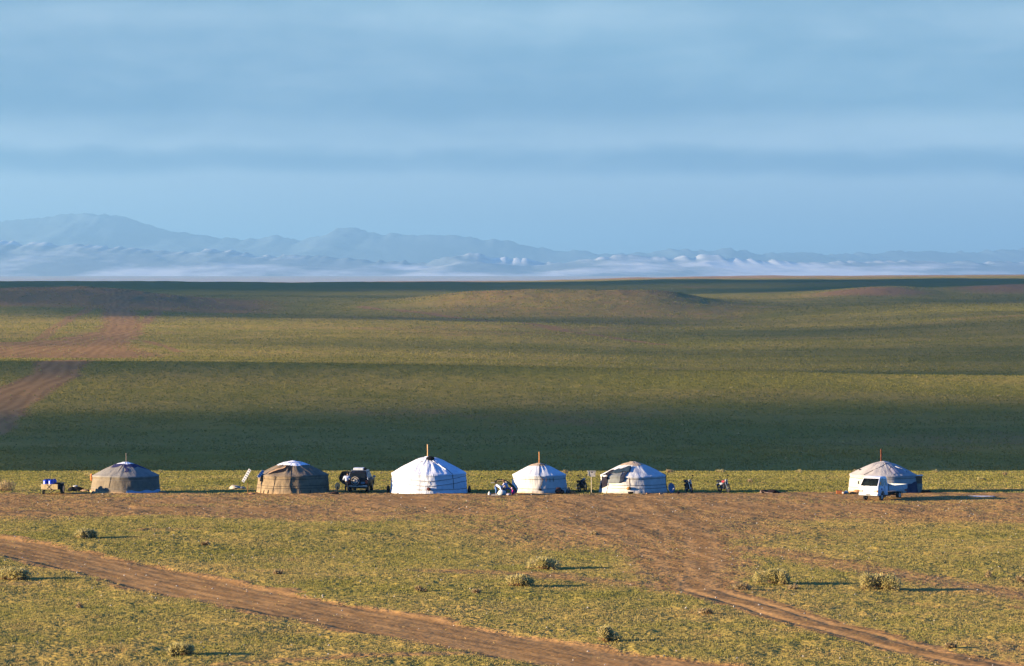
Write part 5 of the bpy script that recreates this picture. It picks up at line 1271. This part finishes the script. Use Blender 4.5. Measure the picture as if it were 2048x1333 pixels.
T = thing('log_heap', 'dark heap of broken planks and fuel lying right of the motorcycles', 'heap', wx(1537, 301.5), 301.5)
MB().blob((-0.4, 0, 0.13), (0.28, 0.2, 0.16), 4, 0.3).blob((0.35, 0, 0.12), (0.5, 0.22, 0.14), 9, 0.35).blob((0.75, 0, 0.06), (0.3, 0.15, 0.07), 6, 0.3).build('heap', surf_mat('dark_fuel', (0.05, 0.03, 0.03), var=0.6, scale=8), T, True, angle=50)
MB().box((-0.62, -0.05, 0.12), (0.14, 0.1, 0.22), (0, 0.3, 0)).box((-0.2, -0.2, 0.10), (0.4, 0.06, 0.03), (0, 0.2, 0.1)).box((0.0, -0.25, 0.05), (0.7, 0.05, 0.03), (0, 0.05, -0.1)).build('planks', surf_mat('pale_plank', (0.62, 0.42, 0.28)), T)
T = thing('crate', 'open orange-brown crate on the ground left of the pickup', 'crate', wx(1679, 300.5), 300.5)
MB().box((0, -0.15, 0.14), (0.48, 0.03, 0.28)).box((0, 0.15, 0.14), (0.48, 0.03, 0.28)).box((-0.225, 0, 0.14), (0.03, 0.3, 0.28)).box((0.225, 0, 0.14), (0.03, 0.3, 0.28)).box((0, 0, 0.015), (0.45, 0.3, 0.03)).build('boards', surf_mat('orange_crate', (0.48, 0.15, 0.05)), T)
MB().box((0.0, 0, 0.285), (0.5, 0.34, 0.02)).build('lid', surf_mat('dark_lid', (0.12, 0.06, 0.04)), T)
bundle(wx(1687.5, 300.3), 300.3, 0.13, 0.12, 0.10, surf_mat('peach_bag', (0.75, 0.50, 0.38)), 95, 'bag', 'small peach bag beside the orange-brown crate', 'bag')
bundle(wx(1693.5, 300.7), 300.7, 0.17, 0.14, 0.14, surf_mat('pale_bag', (0.74, 0.74, 0.62)), 96, 'bag', 'pale bag between the orange-brown crate and the yurt', 'bag')
put_heap(heap(1712, 301, [(-0.3, 0, 0.25, 0.2, 0.10), (0.1, 0, 0.34, 0.2, 0.17), (0.45, 0, 0.25, 0.2, 0.12)], 'orange_heap', 'orange earth heap between the yurt wall and the pickup', 'heap'), surf_mat('orange_earth', (0.66, 0.34, 0.14), var=0.3, scale=6))
o = MB().blob((0, 0, 0.02), (1.15, 0.8, 0.035), 5, 0.2, 20, 6).build('tarp', surf_mat('pale_tarp', (0.66, 0.62, 0.58)), None, True)
single(o, 'flat pale tarp spread on the ground at the far right', 'tarp', wx(1962, 297.5), 297.5)

# ------------------------------------------------------------------ shrubs and tussocks
LEAFS = {}
def leaf_mat(name, stops):
    if name in LEAFS: return LEAFS[name]
    m, nt, b = new_mat(name)
    c = ramp(nt, N(nt, 'ShaderNodeAttribute', attribute_name='tone').outputs['Fac'], stops)
    L(nt, c, b.inputs['Base Color']); leafy(nt, b, c, 0.5)
    b.inputs['Roughness'].default_value = 0.85; b.inputs['Specular IOR Level'].default_value = 0.0
    LEAFS[name] = m; return m
SHR = leaf_mat('shrub_leaves', [(0.0, (0.36, 0.32, 0.10)), (0.5, (0.62, 0.50, 0.18)), (0.85, (0.66, 0.54, 0.23)), (1.0, (0.72, 0.56, 0.28))])
DRY = leaf_mat('dry_twigs', [(0.0, (0.20, 0.09, 0.04)), (0.5, (0.42, 0.20, 0.09)), (1.0, (0.60, 0.36, 0.17))])
STRAW = leaf_mat('straw', [(0.0, (0.26, 0.16, 0.07)), (0.5, (0.48, 0.34, 0.16)), (1.0, (0.66, 0.50, 0.26))])
def shrub(px, py, wpx, hpx, label, seed, mat=None, n=2800, dist=None, group='shrubs on the open steppe', name='shrub', lobes=10):
    x, y = gp(px, py) if dist is None else (wx(px, dist), dist)
    sc = y / F; wd = wpx * sc / 2 * 1.1; h = hpx * sc
    T = thing(name, label, name, x, y, group=group)
    rg = np.random.default_rng(seed)
    lc = np.stack([rg.uniform(-0.85, 0.85, lobes) * wd, rg.uniform(-0.5, 0.5, lobes) * wd, rg.uniform(0.22, 0.62, lobes) * h], -1)
    lr = np.stack([rg.uniform(0.20, 0.5, lobes) * wd, rg.uniform(0.2, 0.45, lobes) * wd, rg.uniform(0.3, 0.42, lobes) * h], -1)
    lc[0] = (0, 0, 0.62 * h)
    def leaves(n, inner, size, zlo=0.0, m=mat or SHR, nm='foliage', zs=1.0):
        li = rg.integers(0, lobes, n); v = rg.normal(0, 1, (n, 3)); v /= np.linalg.norm(v, axis=1)[:, None]
        rad = inner + (1 - inner) * rg.uniform(0, 1, n) ** 0.6 + 0.12 * rg.normal(0, 1, n)
        c = lc[li] + v * lr[li] * rad[:, None]
        c[:, 2] = np.abs(c[:, 2]) * zs + zlo
        d1 = v * 0.7 + rg.normal(0, 0.6, (n, 3)) + np.array([0, 0, 0.4]); d1 /= np.linalg.norm(d1, axis=1)[:, None]
        d2 = np.cross(d1, rg.normal(0, 1, (n, 3))); d2 /= np.linalg.norm(d2, axis=1)[:, None] + 1e-9
        s = size * rg.uniform(0.6, 1.5, n)[:, None]
        V = np.stack([c - d2 * s * 0.26, c + d2 * s * 0.26, c + d1 * s * 1.5], 1).reshape(-1, 3)
        tn = np.clip(0.5 + rg.normal(0, 0.2, n) + rg.normal(0, 0.15, lobes)[li], 0, 1)
        o = mesh_from_np(nm, V, None, m, {'tone': np.repeat(tn, 3)}, smooth=False, tris=np.arange(3 * n).reshape(-1, 3)); o.parent = T
    leaves(int(n * min(1.2, wpx * hpx / 1500.0)) if n > 1000 else n, 0.62, 0.105)
    leaves(n // 4, 0.2, 0.06, 0.0, DRY, 'dry_base', 0.35)
    return T
SH = [
 (170, 1077, 42, 20, 'bushy olive shrub just above the red-brown track, upper left of foreground', None),
 (25, 1161, 52, 25, 'rounded olive shrub at the far left edge of the foreground', None),
 (1086, 1139, 56, 24, 'wide olive shrub with a reddish base, left of the right-hand track', None),
 (1037, 1173, 46, 22, 'ragged grey-green shrub just below and left of the wide olive shrub', None),
 (1542, 1170, 58, 30, 'large domed green shrub with a small straw tussock at its left', None),
 (1759, 1180, 62, 30, 'large pointed green shrub to the right of the domed one', None),
 (1215, 1285, 38, 30, 'upright green shrub near the lower edge between both tracks', None),
 (365, 1311, 46, 22, 'straw and green shrub near the lower left edge', None),
]
for i, (px_, py_, w_, h_, lb, m_) in enumerate(SH): shrub(px_, py_, w_, h_, lb, 500 + i, m_)
TU = [
 (1487, 1180, 30, 11, 'straw tussock at the left foot of the domed shrub'),
 (1416, 1229, 24, 8, 'thin pale tussock beside the upper end of the right-hand track'),
 (2038, 1164, 20, 9, 'straw tussock at the right edge of the foreground'),
 (1978, 1156, 14, 10, 'small brown tussock just left of the right edge'),
 (560, 1149, 18, 6, 'small straw tussock just above the middle of the red-brown track'),
 (157, 1217, 12, 7, 'small orange tussock below the track at lower left'),
 (412, 1091, 12, 6, 'tiny pale tussock above the track, right of the upper left shrub'),
 (836, 1183, 22, 8, 'low yellow tussock left of the ragged shrub'),
 (952, 1188, 14, 5, 'tiny straw tussock below the ragged shrub'),
 (1190, 1070, 14, 6, 'small pale tussock alone on the trodden slope'),
 (1590, 1180, 22, 7, 'low grey tussock at the right foot of the domed shrub'),
 (1900, 1298, 20, 8, 'pale tussock above the right-hand track near the lower right'),
]
for i, (px_, py_, w_, h_, lb) in enumerate(TU): shrub(px_, py_, w_, h_, lb, 600 + i, STRAW, 300, group='small tussocks on the steppe', name='tussock', lobes=3)
shrub(9, 0, 34, 22, 'large straw-coloured bush behind the camp at the left edge', 640, STRAW, 1500, 306, None)
# tussocks beyond the camp and on the valley side
EDGE = ((1440, 942, 'dark tussock on the far grass edge above the rightmost motorcycle'), (1335, 943, 'dark tussock on the far grass edge above the blue-grey dish'), (1600, 943, 'dark tussock on the far grass edge right of the fuel heap'),
        (1710, 943, 'dark tussock on the far grass edge above the yurt behind the pickup'), (1870, 943, 'dark tussock on the far grass edge just right of the cupboard'), (1130, 944, 'dark tussock on the far grass edge left of the box on a post'),
        (320, 944, 'dark tussock on the far grass edge just right of the first yurt'), (2010, 948, 'straw tussock on the grass flat near the right picture edge'), (1960, 958, 'straw tussock on the grass flat above the pale tarp'),
        (1500, 962, 'small tussock on the grass flat above the fuel heap'), (175, 949, 'straw tussock on the grass flat left of the first yurt'))
for i, (px_, py_, lb) in enumerate(EDGE):
    x, y = gp(px_, py_ + 3)
    shrub(px_, 0, 16, 5, lb, 700 + i, STRAW if i % 2 else SHR, 160, y, 'tussocks along the far edge of the flat', 'tussock', 3)
rg_ = np.random.default_rng(99)
for i in range(60):
    if i < 12: px_, py_ = [(1772, 745), (890, 582), (1168, 575), (1345, 580), (400, 602), (445, 608), (1390, 580), (1420, 585), (1500, 600), (1330, 620), (552, 612), (1590, 612)][i]
    else: px_, py_ = rg_.uniform(40, 2010), rg_.uniform(590, 930)
    x, y = gp(px_, py_)
    if y > 3500: continue
    sc_ = y / F
    shrub(px_, 0, rg_.uniform(5, 11) * (1.5 if i < 12 else 1), rg_.uniform(2.2, 4), 'tiny dark shrub scattered on the distant valley side', 800 + i, SHR, 140 if sc_ < 0.2 else 200, y, 'tiny shrubs on the distant valley side', 'shrub', 3)

haze()
